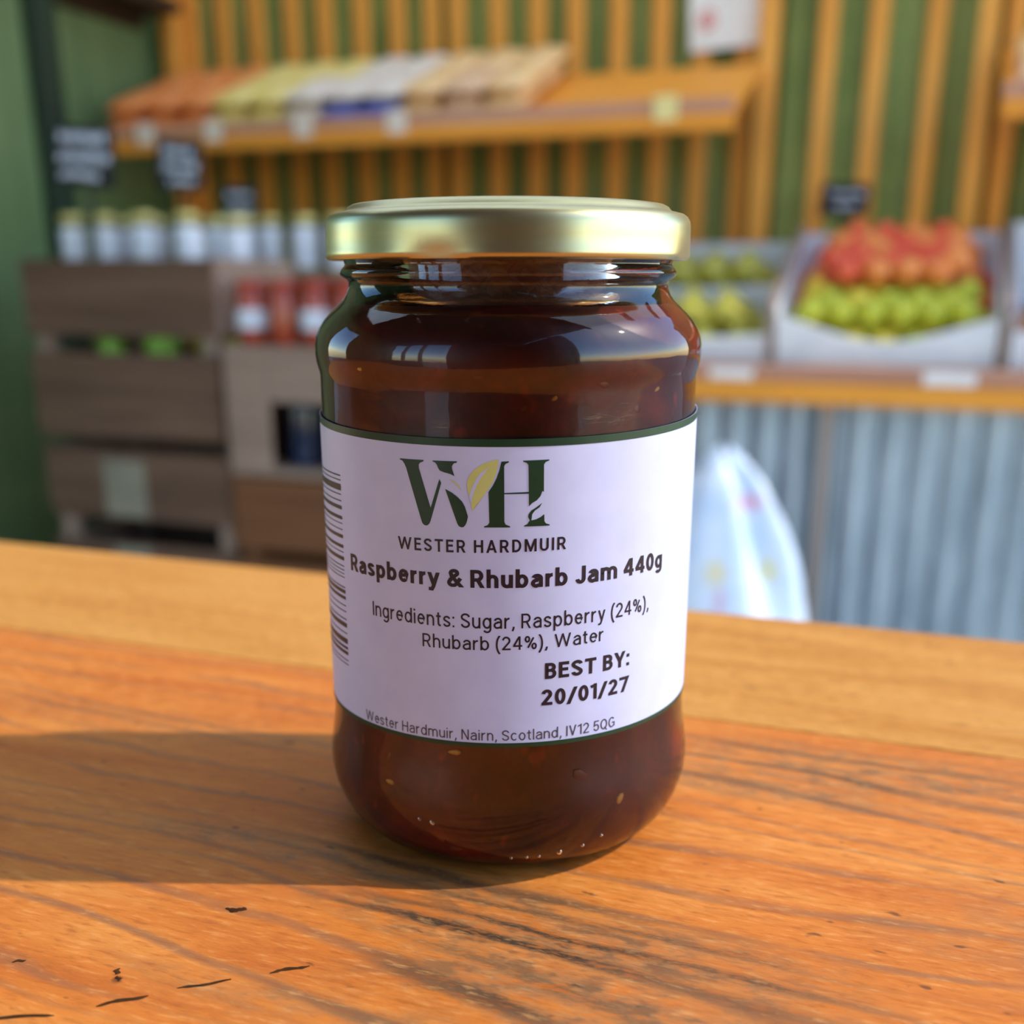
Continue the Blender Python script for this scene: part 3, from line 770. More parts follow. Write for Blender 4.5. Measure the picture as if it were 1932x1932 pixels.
def stroke_mesh(bm, pts, h, dx, lo, hi):
    """one pen stroke of half width h with mitred joints, cut off level at lo and hi"""
    P = []
    for x, y in pts:                              # drop repeated points
        if not P or (Vector((x, y, 0)) - P[-1]).length > 1e-4: P.append(Vector((x, y, 0)))
    closed = (P[0] - P[-1]).length < 1e-5
    if closed: P = P[:-1]
    n = len(P); L, Rr = [], []
    for i in range(n):
        a = P[i - 1] if (i > 0 or closed) else None
        c = P[(i + 1) % n] if (i < n - 1 or closed) else None
        d0 = (P[i] - a).normalized() if a is not None else (c - P[i]).normalized()
        d1 = (c - P[i]).normalized() if c is not None else d0
        n0 = Vector((-d0.y, d0.x, 0)); n1 = Vector((-d1.y, d1.x, 0))
        m = n0 + n1
        m = n1 if m.length < 0.15 else m.normalized()
        k = h / max(0.30, m.dot(n1))
        L.append(P[i] + m * k); Rr.append(P[i] - m * k)
    tmp = bmesh.new()
    vl = [tmp.verts.new(p + Vector((dx, 0, 0))) for p in L]; vr = [tmp.verts.new(p + Vector((dx, 0, 0))) for p in Rr]
    for i in range(n if closed else n - 1):
        j = (i + 1) % n
        tmp.faces.new((vr[i], vr[j], vl[j], vl[i]))
    for co, no in ((lo, -1), (hi, 1)):
        bmesh.ops.bisect_plane(tmp, geom=tmp.verts[:] + tmp.edges[:] + tmp.faces[:], plane_co=(0, co, 0), plane_no=(0, no, 0), clear_outer=True)
    tmp.verts.index_update(); m = [bm.verts.new(q.co) for q in tmp.verts]
    for q in tmp.faces: bm.faces.new([m[w.index] for w in q.verts])
    tmp.free()


def text_print(body, u0, u1, z0, z1, cap, mat, weight=0.13, gap=0.13, name='lettering'):
    """one line of print: left/right end on the arc, baseline height at both ends, capital height (mm)"""
    bm = bmesh.new(); x = 0.0; h = weight / 2
    for c in body:
        w, strokes, lo, hi = glyph(c, h)
        for s in strokes: stroke_mesh(bm, s, h, x, lo, hi)
        x += w + gap
    xb = x - gap
    for q in bm.verts:
        t = q.co.x / xb
        q.co = (u0 + (u1 - u0) * t, z0 + (z1 - z0) * t + q.co.y * cap, 0)
    return wrap_print(name, bm, mat)


text_print('WESTER HARDMUIR', -20.0, 9.95, 63.55, 64.40, 2.2, M['ink_black'], 0.165, 0.24)
text_print('Raspberry & Rhubarb Jam 440g', -33.0, 31.7, 57.45, 58.35, 3.15, M['ink_black'], 0.195, 0.12)
text_print('Ingredients: Sugar, Raspberry (24%),', -26.7, 28.1, 50.28, 51.05, 2.65, M['ink_black'], 0.125, 0.15)
text_print('Rhubarb (24%), Water', -15.5, 17.5, 46.40, 47.15, 2.45, M['ink_black'], 0.125, 0.15)
text_print('BEST BY:', 6.5, 23.5, 41.20, 41.45, 2.95, M['ink_black'], 0.195, 0.13)
text_print('20/01/27', 5.9, 23.3, 36.25, 36.5, 2.95, M['ink_black'], 0.195, 0.13)
text_print('Wester Hardmuir, Nairn, Scotland, IV12 5QG', -30.1, 20.5, 29.15, 30.15, 2.0, M['ink_grey'], 0.115, 0.15)

# ================================================================== DISPLAY BENCH (right)
BF = 2.40                                        # front of the bench
SLOPE = R(18.6)
bench = thing('display_bench', (0.25, 2.7, 0), 'produce display bench with corrugated metal front and wooden lip', 'bench')
for (x0, x1) in ((-0.92, -0.145), (-0.105, 0.70), (0.70, 1.5)):
    v, f = profile_sheet(x0, x1, 0.02, 0.80, BF + 0.03, 0.0705, 0.013, 'sine', 10)
    s = mesh_obj('corrugated_sheet', v, f, M['galv'], bench, True); smooth_by_angle(s, 60)
MB().box(-0.137, -0.113, BF + 0.008, BF + 0.035, 0.0, 0.80, 0.003).build('batten', M['batten'], bench)
MB().box(-0.95, 1.5, BF - 0.02, BF + 0.02, 0.783, 0.829, 0.004).build('front_board', M['rack'], bench)
MB().box(-0.95, 1.5, BF - 0.006, BF + 0.03, 0.830, 0.868, 0.003).build('price_rail', M['rail'], bench)


def on_slope(x, s, h):
    """point on the tilted bench top: s along the slope, h off it"""
    return Vector((x, BF + 0.03 + s * math.cos(SLOPE) - h * math.sin(SLOPE), 0.858 + s * math.sin(SLOPE) + h * math.cos(SLOPE)))


def slope_box(mb, x0, x1, s0, s1, h0, h1, b=0.0):
    m = Matrix.Translation((0, BF + 0.03, 0.858)) @ Matrix.Rotation(SLOPE, 4, 'X')
    return mb.box(x0, x1, s0, s1, h0, h1, b, m)


for i in range(5):
    slope_box(MB(), -0.95, 1.5, i * 0.118, i * 0.118 + 0.112, -0.02, 0.0, 0.002).build('shelf_board', M['rail'], bench)
for x in (-0.262, 0.222, 0.725):
    slope_box(MB(), x - 0.007, x + 0.007, 0.0, 0.56, 0.0, 0.15, 0.002).build('divider', M['crate_post'], bench)
for x in (-0.92, 0.25, 1.42):
    MB().box(x, x + 0.05, 2.93, 2.98, 0.0, 1.0, 0.003).build('leg', M['post'], bench)
    MB().box(x, x + 0.05, BF + 0.045, BF + 0.095, 0.0, 0.83, 0.003).build('leg', M['post'], bench)


def fruit_box(x0, x1, s0, s1, h, dip, label):
    t = thing('fruit_box', on_slope((x0 + x1) / 2, (s0 + s1) / 2, 0.0), label, 'box')
    w = 0.005; e = 0.0006
    slope_box(MB(), x0, x1, s0, s1, e, e + w).build('base', M['card'], t)
    for (a, b) in ((x0, x0 + w), (x1 - w, x1)):
        slope_box(MB(), a, b, s0, s1, e + w, h + 0.02).build('side', M['card'], t)
    slope_box(MB(), x0 + w, x1 - w, s1 - w, s1, e + w, h + 0.02).build('back', M['card'], t)
    n = 16; v, f = [], []                        # front panel with a dipped upper edge
    for i in range(n + 1):
        k = i / n; x = x0 + w + (x1 - x0 - 2 * w) * k
        hh = h - dip * (max(0.0, math.sin(math.pi * k)) ** 1.4)
        for s in (s0, s0 + w): v += [on_slope(x, s, e + w), on_slope(x, s, hh)]
    for i in range(n):
        a, b = i * 4, i * 4 + 4
        f += [(a, b, b + 1, a + 1), (a + 2, a + 3, b + 3, b + 2), (a + 1, b + 1, b + 3, a + 3), (a, a + 2, b + 2, b)]
    f += [(0, 1, 3, 2), (n * 4, n * 4 + 2, n * 4 + 3, n * 4 + 1)]
    mesh_obj('front', v, f, M['card'], t)
    return t


fruit_box(-0.252, 0.209, 0.012, 0.545, 0.112, 0.055, 'white cardboard box heaped with red and green apples')
fruit_box(-0.71, -0.272, 0.012, 0.255, 0.070, 0.012, 'white tray of pears at the bench front left of the apples')
fruit_box(-0.71, -0.272, 0.285, 0.545, 0.090, 0.010, 'white tray of pears in the back row left of the apples')
fruit_box(0.235, 0.70, 0.012, 0.255, 0.085, 0.010, 'white tray of brown fruit at the bench front right of the apples')
fruit_box(0.235, 0.70, 0.285, 0.545, 0.135, 0.0, 'tall white tray in the back row right of the apples')


def fruit_mesh(name, prof, seg=14, warp=0.03):
    mb = MB(); mb.lathe(prof, seg, (0, 0, 0), True)
    me = bpy.data.meshes.new(name)
    vs = [tuple(Vector(p) * (1 + warp * noise.noise(Vector(p) * 30))) for p in mb.v]
    me.from_pydata(vs, [], mb.f)
    for p in me.polygons: p.use_smooth = True
    return me


APPLE = [(0.002, 0.0245), (0.006, 0.0275), (0.013, 0.031), (0.022, 0.030), (0.031, 0.022), (0.0365, 0.008), (0.0365, -0.005), (0.032, -0.018), (0.024, -0.028), (0.014, -0.0325), (0.006, -0.030), (0.002, -0.028)]
PEAR = [(0.002, 0.055), (0.008, 0.056), (0.014, 0.052), (0.017, 0.042), (0.020, 0.028), (0.027, 0.010), (0.032, -0.006), (0.030, -0.020), (0.022, -0.030), (0.010, -0.033), (0.002, -0.031)]
STEM = [(0.0012, 0.022), (0.0011, 0.034), (0.0014, 0.041)]
MESH = {}


def fruit(kind, mat, loc, label, group, scale=1.0, name=None, rot=None):
    key = (kind, mat)
    if key not in MESH:
        me = fruit_mesh(kind, APPLE if kind == 'apple' else PEAR); me.materials.append(M[mat]); MESH[key] = me
    o = bpy.data.objects.new(name or kind, MESH[key]); COL.objects.link(o)
    o.location = loc; o.scale = (scale,) * 3
    o.rotation_euler = rot or (random.uniform(-0.7, 0.7), random.uniform(-0.7, 0.7), random.uniform(0, 6))
    if kind == 'apple':
        if 'stem' not in MESH:
            mb = MB().lathe(STEM, 5, (0, 0, 0)); me = bpy.data.meshes.new('stem'); me.from_pydata(mb.v, [], mb.f); me.materials.append(M['dark_wood']); MESH['stem'] = me
        st = bpy.data.objects.new('stem', MESH['stem']); COL.objects.link(st); st.parent = o
    return tag(o, label, kind if kind != 'pear' else 'pear', group)


AS = 0.875                                       # apple size in the big box
for layer in range(3):
    for r in range(8 - layer):
        for c in range(7 - layer - (r % 2)):      # staggered rows
            if layer == 2 and r == 0: continue
            x = -0.2165 + (c + 0.5 * layer + 0.5 * (r % 2)) * 0.0650 + random.uniform(-0.0007, 0.0007)
            s = 0.054 + (r + layer * 0.5) * 0.0645
            h = 0.0365 + layer * 0.060
            p = on_slope(x, s, h)
            back = layer == 2 or s > 0.23
            if back:
                m = random.choices(['fruit_red', 'fruit_orange', 'fruit_yellow'], [0.62, 0.33, 0.05])[0]
                nm = {'fruit_red': 'red', 'fruit_orange': 'orange-red', 'fruit_yellow': 'yellow'}[m]
                fruit('apple', m, p, '%s apple heaped in the upper back part of the apple box' % nm, '%s apples at the back of the apple box' % nm, AS)
            else:
                m = random.choices(['fruit_green', 'fruit_yellow'], [0.68, 0.32])[0]
                nm = {'fruit_green': 'green', 'fruit_yellow': 'golden yellow'}[m]
                fruit('apple', m, p, '%s apple heaped in the lower front part of the apple box' % nm, '%s apples at the front of the apple box' % nm, AS)

for (s0, n_r, lab, grp) in ((0.055, 3, 'yellow-green pear in the front tray left of the apples', 'pears in the front tray'),
                            (0.335, 3, 'yellow-green pear in the back tray left of the apples', 'pears in the back tray')):
    for layer in range(2):
        for r in range(n_r - layer):
            for c in range(5 - layer):
                p = on_slope(-0.668 + (c + 0.5 * layer) * 0.083, s0 + (r + 0.5 * layer) * 0.067, 0.041 + layer * 0.048)
                fruit('pear', 'fruit_pear', p, lab, grp, 1.0, 'pear', (R(90) + SLOPE + random.uniform(-0.2, 0.2), 0, R(90) + random.uniform(-0.4, 0.4)))
for layer in range(2):
    for r in range(3 - layer):
        for c in range(5 - layer):
            p = on_slope(0.285 + (c + 0.5 * layer) * 0.083, 0.055 + (r + 0.5 * layer) * 0.067, 0.040 + layer * 0.052)
            fruit('apple', 'fruit_brown', p, 'russet brown apple in the tray at the right edge', 'russet apples in the right tray')


def card_on_rail(x0, x1, z0, z1, y, mat, label, name='price_card', group=None):
    t = MB().box(x0, x1, y - 0.0016, y, z0, z1, 0.0004).build(name, mat)
    tag(t, label, 'price tag', group)
    return t


card_on_rail(-0.391, -0.293, 0.833, 0.857, BF - 0.0062, M['paper'], 'white price strip on the bench rail below the pear trays')
card_on_rail(0.07, 0.176, 0.831, 0.860, BF - 0.0062, M['paper'], 'white price strip on the bench rail below the apple box')


def chalkboard(name, cx, y, z0, z1, w, tilt, lines, foot, label, side=0.0, seedv=1):
    """small black sign on a stick with hand-written chalk lines"""
    rnd = random.Random(seedv)
    t = thing(name, (cx, y, foot), label, 'sign')
    m = Matrix.Translation((cx, y, (z0 + z1) / 2)) @ Matrix.Rotation(tilt, 4, 'Y') @ Matrix.Rotation(side, 4, 'Z')
    h = z1 - z0
    MB().box(-w / 2, w / 2, -0.004, 0.004, -h / 2, h / 2, 0.0015, m).build('board', M['slate'], t)
    mb = MB()
    for (fx0, fx1, fz, amp) in lines:
        pts = []; x = fx0 * w
        n = int((fx1 - fx0) * w / 0.004) + 2
        for i in range(n + 1):
            xx = fx0 * w + (fx1 - fx0) * w * i / n
            pts.append(m @ Vector((xx, -0.0060, fz * h + amp * h * (1 if i % 2 else -1) * rnd.uniform(0.5, 1.0) + 0.004 * rnd.uniform(-1, 1))))
        mb.tube(pts, 0.0032, 5)
    mb.build('chalk_writing', M['chalk'], t)
    MB().tube([(cx, y + 0.008, foot), (cx, y + 0.007, (z0 + z1) / 2)], 0.004, 8).build('stick', M['slate'], t)
    return t


chalkboard('chalkboard_sign', -0.167, 2.928, 1.200, 1.277, 0.118, R(3), [(-0.3, 0.4, 0.18, 0.06), (-0.2, 0.25, -0.2, 0.06)], 1.034,
           'small dim chalkboard sign standing above the red apples', 0.0, 5)


# printed plastic sack leaning on the bench
def sack():
    v, f = [], []; nz, na = 22, 40
    for i in range(nz + 1):
        t = i / nz; z = 0.004 + 0.68 * t
        half = 0.245 * (1 - t ** 1.5) ** 0.62 + 0.012
        if t < 0.08: half *= 0.93 + 0.07 * t / 0.08
        cx = -0.355 + 0.03 * t; cy = 2.16 + 0.10 * t
        dep = (0.115 * (1 - t ** 1.8) + 0.012)
        for k in range(na):
            a = 2 * math.pi * k / na
            fold = 1 + 0.16 * t * math.sin(5 * a + 3 * t) + 0.06 * noise.noise((math.cos(a) * 2.2, math.sin(a) * 2.2, t * 4)) + 0.09 * math.sin(8 * a + 5 * t) * (0.35 + t)
            v.append((cx + half * math.cos(a) * fold, cy + dep * math.sin(a) * fold, z + 0.02 * t * math.sin(3 * a + 1)))
    for i in range(nz):
        for k in range(na):
            k2 = (k + 1) % na; f.append((i * na + k, i * na + k2, (i + 1) * na + k2, (i + 1) * na + k))
    f.append(tuple(reversed(range(na)))); f.append(tuple(nz * na + k for k in range(na)))
    o = mesh_obj('plastic_sack', v, f, M['sack'], None, True, (-0.34, 2.16, 0.0))
    return tag(o, 'pale blue-white printed plastic sack slumped against the corrugated bench front', 'sack')


sack()


# ================================================================== WALL RACKS
def rack(x0, x1, label, post_left, post_right):
    t = thing('wall_rack', ((x0 + x1) / 2, 2.98, 1.3), label, 'shelf')
    m = Matrix.Translation((0, 2.615, 1.428)) @ Matrix.Rotation(math.atan2(0.150, 0.40), 4, 'X')
    L = 0.425
    for i in range(3):
        MB().box(x0, x1, i * L / 3, (i + 1) * L / 3 - 0.004, -0.02, 0.0, 0.002, m).build('shelf_board', M['rack'], t)
    MB().box(x0, x1, 2.595, 2.618, 1.376, 1.414, 0.003).build('lip', M['rack'], t)
    MB().box(x0, x1, 2.602, 2.616, 1.4145, 1.446, 0.002).build('price_rail', M['rail'], t)
    for x in (x0 + 0.03, x1 - 0.055):              # arms carrying the shelf
        MB().box(x, x + 0.03, 0.02, L - 0.002, -0.062, -0.0205, 0.002, m).build('arm', M['rack'], t)
    for x in (post_left, post_right):
        MB().box(x - 0.024, x + 0.024, 2.995, 3.049, 0.0, 2.5, 0.003).build('post', M['slat'], t)
    return t


rack(-2.175, -0.405, 'long sloping wooden wall shelf with packets, above the crates', -2.205, -0.395)
rack(0.165, 1.45, 'wooden wall shelf cut off by the right edge of the photo', 0.128, 1.48)

for (x, w, mat, lab) in ((-2.02, 0.058, 'tag', 'pale price tag on the shelf rail below the orange packets'), (-1.80, 0.055, 'tag', 'pale price tag on the shelf rail below the yellow packets'),
                         (-1.525, 0.056, 'tag', 'pale price tag on the shelf rail below the blue and white packets'), (-1.255, 0.056, 'tag', 'pale price tag on the shelf rail below the peach packets'),
                         (-0.562, 0.056, 'tag_yellow', 'cream yellow price tag near the empty right end of the shelf')):
    card_on_rail(x - w / 2, x + w / 2, 1.400, 1.454, 2.5945, M[mat], lab, 'price_tag')


def packet_mesh():
    nx, ny = 10, 14; v, f = [], []
    for side in (1, -1):
        for j in range(ny + 1):
            for i in range(nx + 1):
                x = -1 + 2 * i / nx; y = -1 + 2 * j / ny
                puff = max(0.0, (1 - x ** 4)) ** 0.6 * max(0.0, (1 - y ** 6)) ** 0.6
                wr = 0.06 * noise.noise((x * 3, y * 3, side)) * puff
                v.append((x * 0.0545 * (1 - 0.04 * puff), y * 0.098 * (1 - 0.03 * puff), side * 0.021 * (puff + wr) + 0.022))
    w = (nx + 1) * (ny + 1)
    for s in range(2):
        for j in range(ny):
            for i in range(nx):
                a = s * w + j * (nx + 1) + i; q = (a, a + 1, a + nx + 2, a + nx + 1)
                f.append(q if s == 0 else q[::-1])
    me = bpy.data.meshes.new('packet'); me.from_pydata(v, [], f)
    for p in me.polygons: p.use_smooth = True
    return me


PK = {}
shelf_m = Matrix.Translation((0, 2.615, 1.428)) @ Matrix.Rotation(math.atan2(0.150, 0.40), 4, 'X')


def packet(x, s, h, mat, label, group, rz=0.0):
    if mat not in PK:
        me = packet_mesh(); me.materials.append(M[mat]); PK[mat] = me
    o = bpy.data.objects.new('food_packet', PK[mat]); COL.objects.link(o)
    o.matrix_world = Matrix.Translation(shelf_m @ Vector((x, s, h))) @ Matrix.Rotation(math.atan2(0.150, 0.40), 4, 'X') @ Matrix.Rotation(rz, 4, 'Z')
    return tag(o, label, 'packet', group)


plan = ['orange'] * 3 + ['yellow'] * 3 + ['blue'] * 2 + ['peach'] * 3
for i, c in enumerate(plan):
    x = -2.11 + i * 0.113
    for r in range(2):
        cc = c
        if c == 'blue': cc = ('blue' if r == 0 else 'cream')
        if c == 'yellow' and i == 5 and r == 0: cc = 'cream'
        if c == 'peach' and i == 9 and r == 0: cc = 'tan'
        nm = {'cream': 'cream white', 'tan': 'tan brown'}.get(cc, cc)
        row = ('front', 'back')[r]
        packet(x, 0.105 + r * 0.205, 0.0, 'pack_' + cc, '%s food packet lying in the %s row of the sloping shelf' % (nm, row), '%s packets, %s row' % (nm, row), random.uniform(-0.06, 0.06))
        up = {'blue': 'cream'}.get(cc, cc); nm = {'cream': 'cream white', 'tan': 'tan brown'}.get(up, up)
        packet(x + 0.012, 0.108 + r * 0.203, 0.0415, 'pack_' + up, '%s food packet stacked on top in the %s row of the sloping shelf' % (nm, row), '%s packets stacked on top, %s row' % (nm, row), random.uniform(-0.04, 0.04))
for i in range(3):
    packet(0.245 + i * 0.118, 0.105, 0.0, 'pack_tan', 'tan food packet on the shelf at the right edge, lower row', 'tan packets on the right shelf, lower row')
    packet(0.245 + i * 0.118, 0.310, 0.0, 'pack_peach', 'peach food packet on the shelf at the right edge, upper row', 'peach packets on the right shelf, upper row')
card_on_rail(0.225, 0.29, 1.395, 1.456, 2.5945, M['paper'], 'pale price tag on the shelf rail at the right edge', 'price_tag')

# paper notice hung on the slats
nt = thing('paper_notice', (-0.505, 3.045, 1.60), 'white paper notice with red mark pinned to the slats at top', 'notice')
mN = Matrix.Translation((-0.510, 3.0425, 1.722)) @ Matrix.Rotation(R(-3), 4, 'Y')
n = 8; v, f = [], []
for i in range(n + 1):
    for (yy) in (0.0, 0.0012):
        for zz in (-0.1, 0.1):
            x = -0.100 + 0.2 * i / n
            v.append(mN @ Vector((x, yy - 0.004 * math.sin(math.pi * i / n), zz)))
for i in range(n):
    a, b = i * 4, i * 4 + 4
    f += [(a, b, b + 1, a + 1), (a + 2, a + 3, b + 3, b + 2), (a + 1, b + 1, b + 3, a + 3), (a, a + 2, b + 2, b)]
f += [(0, 1, 3, 2), (n * 4, n * 4 + 2, n * 4 + 3, n * 4 + 1)]
mesh_obj('sheet', v, f, M['paper'], nt)
v = [mN @ Vector((-0.052 + 0.024 * math.cos(a), -0.0055, -0.028 + 0.024 * math.sin(a))) for a in [2 * math.pi * k / 16 for k in range(16)]]
v += [mN @ Vector((-0.052 + 0.017 * math.cos(a), -0.0055, -0.028 + 0.017 * math.sin(a))) for a in [2 * math.pi * k / 16 for k in range(16)]]
f = [(k, (k + 1) % 16, 16 + (k + 1) % 16, 16 + k) for k in range(16)]
v += [mN @ Vector(q) for q in ((-0.062, -0.0055, -0.037), (-0.042, -0.0055, -0.037), (-0.052, -0.0055, -0.014))]
f.append((32, 33, 34))
mesh_obj('red_mark', v, f, M['red_print'], nt)

# dark shelf high on the left wall
ws = thing('wall_shelf', (XL + 0.08, 2.77, 1.765), 'dark brown wooden shelf high on the green left wall', 'shelf')
MB().box(XL + 0.009, XL + 0.17, 2.565, 2.975, 1.80, 1.83, 0.003).build('board', M['dark_wood'], ws)
MB().box(XL + 0.009, XL + 0.034, 2.57, 2.97, 1.765, 1.7995, 0.003).build('cleat', M['dark_wood'], ws)
MB().box(XL + 0.009, XL + 0.034, 2.57, 2.97, 1.8305, 2.10, 0.003).build('back_board', M['dark_wood'], ws)


# ================================================================== CRATES (left)
def crate(x0, x1, y0, y1, z0, boards, label, front='crate', post='crate_post', inner=()):
    """slatted crate; boards = list of (z low, z high) for the side boards"""
    t = thing('wooden_crate', ((x0 + x1) / 2, (y0 + y1) / 2, z0), label, 'crate')
    zt = boards[0][1] - 0.003; p = 0.035
    for xx in (x0 + 0.013, x1 - 0.013 - p):
        for yy in (y0 + 0.013, y1 - 0.013 - p):
            MB().box(xx, xx + p, yy, yy + p, z0, zt, 0.002).build('corner_post', M[post], t)
    for (a, b) in boards:
        MB().box(x0, x1, y0, y0 + 0.0125, a, b, 0.002).build('board', M[front], t)
        MB().box(x0, x1, y1 - 0.0125, y1, a, b, 0.002).build('board', M[front], t)
        for xx in (x0, x1 - 0.0125):
            MB().box(xx, xx + 0.0125, y0 + 0.013, y1 - 0.013, a, b, 0.002).build('board', M[post], t)
    for i in range(3):
        w = (y1 - y0 - 0.03) / 3
        MB().box(x0 + 0.014, x1 - 0.014, y0 + 0.015 + i * w, y0 + 0.015 + (i + 1) * w - 0.008, z0 + 0.001, z0 + 0.012).build('bottom_slat', M[front], t)
    for zz in inner:
        MB().box(x0 + 0.014, x1 - 0.014, y0 + 0.05, y1 - 0.05, zz - 0.012, zz, 0.002).build('inner_board', M[front], t)
    return t


crate(-1.875, -1.365, 1.90, 2.25, 0.700, [(0.928, 1.090), (0.702, 0.890)], 'top grey-brown wooden crate of the left stack, jars standing in it', inner=(0.866, 1.050))
crate(-1.865, -1.355, 1.895, 2.245, 0.305, [(0.515, 0.674), (0.307, 0.455)], 'middle wooden crate of the left stack with white paper labels')
crate(-1.870, -1.360, 1.90, 2.25, 0.0, [(0.155, 0.290), (0.002, 0.125)], 'bottom wooden crate of the left stack on the floor')
tag(MB().box(-1.700, -1.585, 1.8930, 1.8945, 0.520, 0.652, 0.0004).build('paper_label', M['old_paper']), 'greyed paper label on the upper board of the middle crate', 'paper label')
tag(MB().box(-1.690, -1.590, 1.8930, 1.8945, 0.36, 0.448, 0.0004).build('paper_label', M['old_paper']), 'greyed paper label on the lower board of the middle crate', 'paper label')
for i, (x, sc, lab) in enumerate(((-1.715, 0.8, 'small green apple peeping through the left of the top crate gap'), (-1.572, 1.05, 'large bright green apple peeping through the top crate gap'))):
    fruit('apple', 'fruit_lime', (x, 1.990, 0.866 + 0.033 * sc), lab, None, sc, 'apple', (0.1, 0.1, i))
dk = 'dark green apple in the shade inside the top crate'
MESHK = M['green_dark']
for i, x in enumerate((-1.78, -1.645, -1.50, -1.445)):
    fruit('apple', 'fruit_green', (x, 2.07, 0.866 + 0.033), 'green apple at the back inside the top crate', 'green apples at the back of the top crate', 1.0, 'apple', (0.1, 0, i))


def jar_small(x, y, z, r, h, fill, label, group, lid=True, lab=(0.15, 0.78)):
    t = thing('preserve_jar', (x, y, z), label, 'jar', group)
    body = [(r * 0.86, 0), (r * 0.97, 0.004), (r, 0.012), (r, h * 0.76), (r * 0.94, h * 0.82), (r * 0.80, h * 0.87), (r * 0.80, h * 0.90)]
    smooth_by_angle(MB().lathe(body, 24, (x, y, z)).build('body', M[fill], t), 40)
    if lab:
        MB().lathe([(r + 0.0004, h * lab[0]), (r + 0.0008, h * lab[0] + 0.001), (r + 0.0008, h * lab[1] - 0.001), (r + 0.0004, h * lab[1])], 24, (x, y, z), False).build('label', M['jar_label'], t, True)
    lp = [(r * 0.98, h * 0.885), (r * 1.0, h * 0.89), (r * 1.0, h * 0.975), (r * 0.95, h * 0.995), (r * 0.5, h)]
    smooth_by_angle(MB().lathe(lp, 24, (x, y, z)).build('lid', M['red_lid' if fill == 'red_fill' else 'gold_small'], t), 40)
    return t


for i, (x, lab) in enumerate(((-1.815, 'leftmost gold-lidded jar with white label standing in the top crate'), (-1.727, 'second gold-lidded jar from the left standing in the top crate'),
                              (-1.617, 'third gold-lidded jar from the left standing in the top crate'), (-1.503, 'fourth gold-lidded jar from the left, at the crate corner'))):
    jar_small(x, 2.02, 1.050, 0.0285, 0.140, 'pale_fill', lab, 'gold-lidded jars in the top crate')
for i, x in enumerate((-1.745, -1.66, -1.56, -1.445)):
    jar_small(x, 2.12, 1.050, 0.0285, 0.136, 'pale_fill', 'gold-lidded jar in the rear row of the top crate', 'gold-lidded jars in the rear row of the top crate')

# right-hand stack
rb = thing('riser_box', (-1.35, 2.39, 0), 'tall wooden box carrying the back row of gold-lidded jars', 'box')
MB().box(-1.70, -1.0, 2.28, 2.292, 0.0, 1.048, 0.002).build('front_panel', M['crate'], rb)
MB().box(-1.70, -1.0, 2.488, 2.50, 0.0, 1.048, 0.002).build('back_panel', M['crate'], rb)
for x in (-1.70, -1.012):
    MB().box(x, x + 0.012, 2.2925, 2.4875, 0.0, 1.048, 0.002).build('side_panel', M['crate'], rb)
MB().box(-1.71, -0.99, 2.275, 2.505, 1.0485, 1.060, 0.002).build('top_board', M['crate_grey'], rb)
for i, (x, lab) in enumerate(((-1.562, 'gold-lidded jar on the riser box, just right of the crate corner'), (-1.491, 'slim gold-lidded jar second on the riser box'),
                              (-1.394, 'wide-labelled gold-lidded jar on the riser box nearest the big jar'), (-1.30, 'gold-lidded jar on the riser box hidden behind the big jar'),
                              (-1.645, 'gold-lidded jar at the left end of the riser box'))):
    jar_small(x, 2.345, 1.060, 0.027 if i == 1 else 0.032, 0.135, 'pale_fill', lab, 'gold-lidded jars on the riser box', lab=(0.1, 0.8))

gb = thing('open_box', (-1.09, 2.07, 0.64), 'grey wooden box open at the front with dark bottles inside', 'box')
x0, x1, y0, y1 = -1.342, -0.84, 1.88, 2.26
MB().box(x0, x1, y0, y1, 0.893, 0.913, 0.002).build('top_board', M['crate_grey'], gb)
MB().box(x0, x1, y0, y1, 0.640, 0.656, 0.002).build('bottom_board', M['crate_grey'], gb)
for x in (x0, x1 - 0.016):
    MB().box(x, x + 0.016, y0, y1, 0.6565, 0.8925, 0.002).build('side_board', M['crate_grey'], gb)
MB().box(x0 + 0.017, x1 - 0.017, y1 - 0.014, y1, 0.6565, 0.8925, 0.002).build('back_board', M['crate_grey'], gb)
MB().box(x0 + 0.0165, x0 + 0.105, y0, y0 + 0.012, 0.6565, 0.8925, 0.002).build('front_board', M['crate_grey'], gb)
MB().box(x0 + 0.106, x1 - 0.017, y0, y0 + 0.012, 0.800, 0.8925, 0.002).build('front_board', M['crate_grey'], gb)
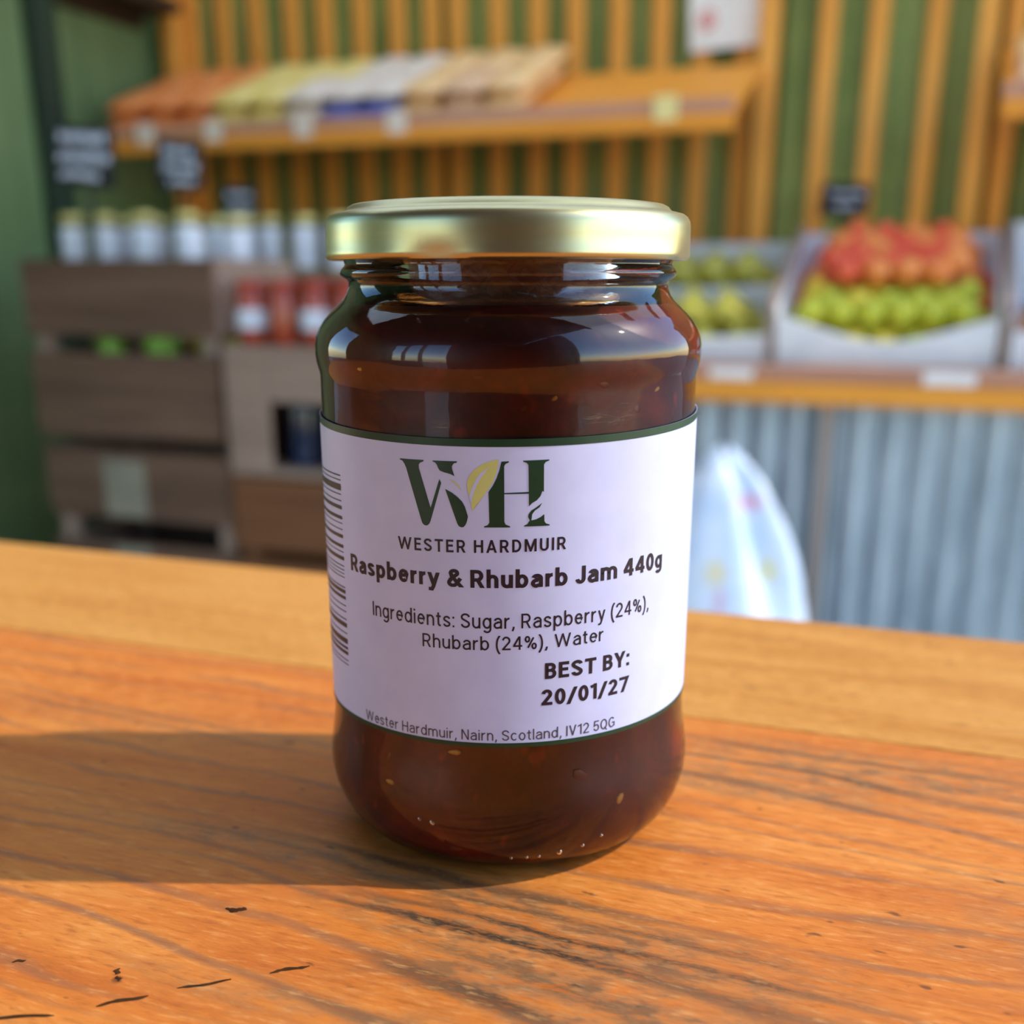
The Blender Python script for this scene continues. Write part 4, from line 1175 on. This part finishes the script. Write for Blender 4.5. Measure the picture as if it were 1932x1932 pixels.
for i, (x, lab) in enumerate(((-1.195, 'dark blue bottle at the left in the open grey box'), (-1.115, 'dark blue bottle in the middle of the open grey box'), (-1.03, 'dark blue bottle at the right in the open grey box'))):
    t = thing('bottle', (x, 1.955, 0.6562), lab, 'bottle', 'dark bottles in the open box')
    bp = [(0.028, 0), (0.033, 0.004), (0.034, 0.012), (0.034, 0.125), (0.030, 0.145), (0.017, 0.165), (0.013, 0.180), (0.013, 0.200)]
    smooth_by_angle(MB().lathe(bp, 20, (x, 1.955, 0.6562)).build('body', M['blue_glass'], t), 40)
    smooth_by_angle(MB().lathe([(0.0145, 0.1925), (0.0145, 0.214), (0.0125, 0.216)], 16, (x, 1.955, 0.6562)).build('cap', M['chalk'], t), 40)
wc = crate(-1.342, -0.84, 1.88, 2.26, 0.305, [(0.475, 0.632), (0.307, 0.450)], 'warm brown wooden crate below the open grey box', 'crate_warm', 'crate_warm')
crate(-1.342, -0.84, 1.88, 2.26, 0.0, [(0.155, 0.290), (0.002, 0.125)], 'bottom warm brown crate standing on the floor beside the left stack', 'crate_warm', 'crate_warm')
for i, (x, lab) in enumerate(((-1.300, 'red chutney jar beside the crate corner on the grey box'), (-1.222, 'second red chutney jar on the grey box'),
                              (-1.144, 'red chutney jar on the grey box right beside the big jar'), (-1.066, 'red chutney jar on the grey box hidden behind the big jar'))):
    jar_small(x, 1.945, 0.913, 0.034, 0.135, 'red_fill', lab, 'red chutney jars on the grey box', lab=(0.25, 0.55) if i % 2 == 0 else None)

chalkboard('chalkboard_sign', -1.715, 1.965, 1.243, 1.366, 0.158, R(5), [(-0.38, 0.38, 0.30, 0.09), (-0.40, 0.44, -0.02, 0.08), (-0.38, 0.25, -0.32, 0.07)], 1.050,
           'large chalkboard sign with three white lines above the left jars', 0.0, 11)
chalkboard('chalkboard_sign', -1.547, 2.075, 1.240, 1.345, 0.118, R(4), [(-0.34, 0.30, 0.24, 0.09), (-0.36, 0.42, -0.06, 0.08), (-0.2, 0.36, -0.34, 0.07)], 1.050,
           'mid-sized chalkboard sign behind the fourth gold-lidded jar', 0.0, 12)
chalkboard('chalkboard_sign', -1.60, 2.39, 1.185, 1.270, 0.100, R(2), [(-0.34, 0.34, 0.22, 0.07), (-0.34, 0.34, -0.22, 0.09)], 1.060,
           'smallest chalkboard sign, low among the jars beside the big lid', 0.0, 13)
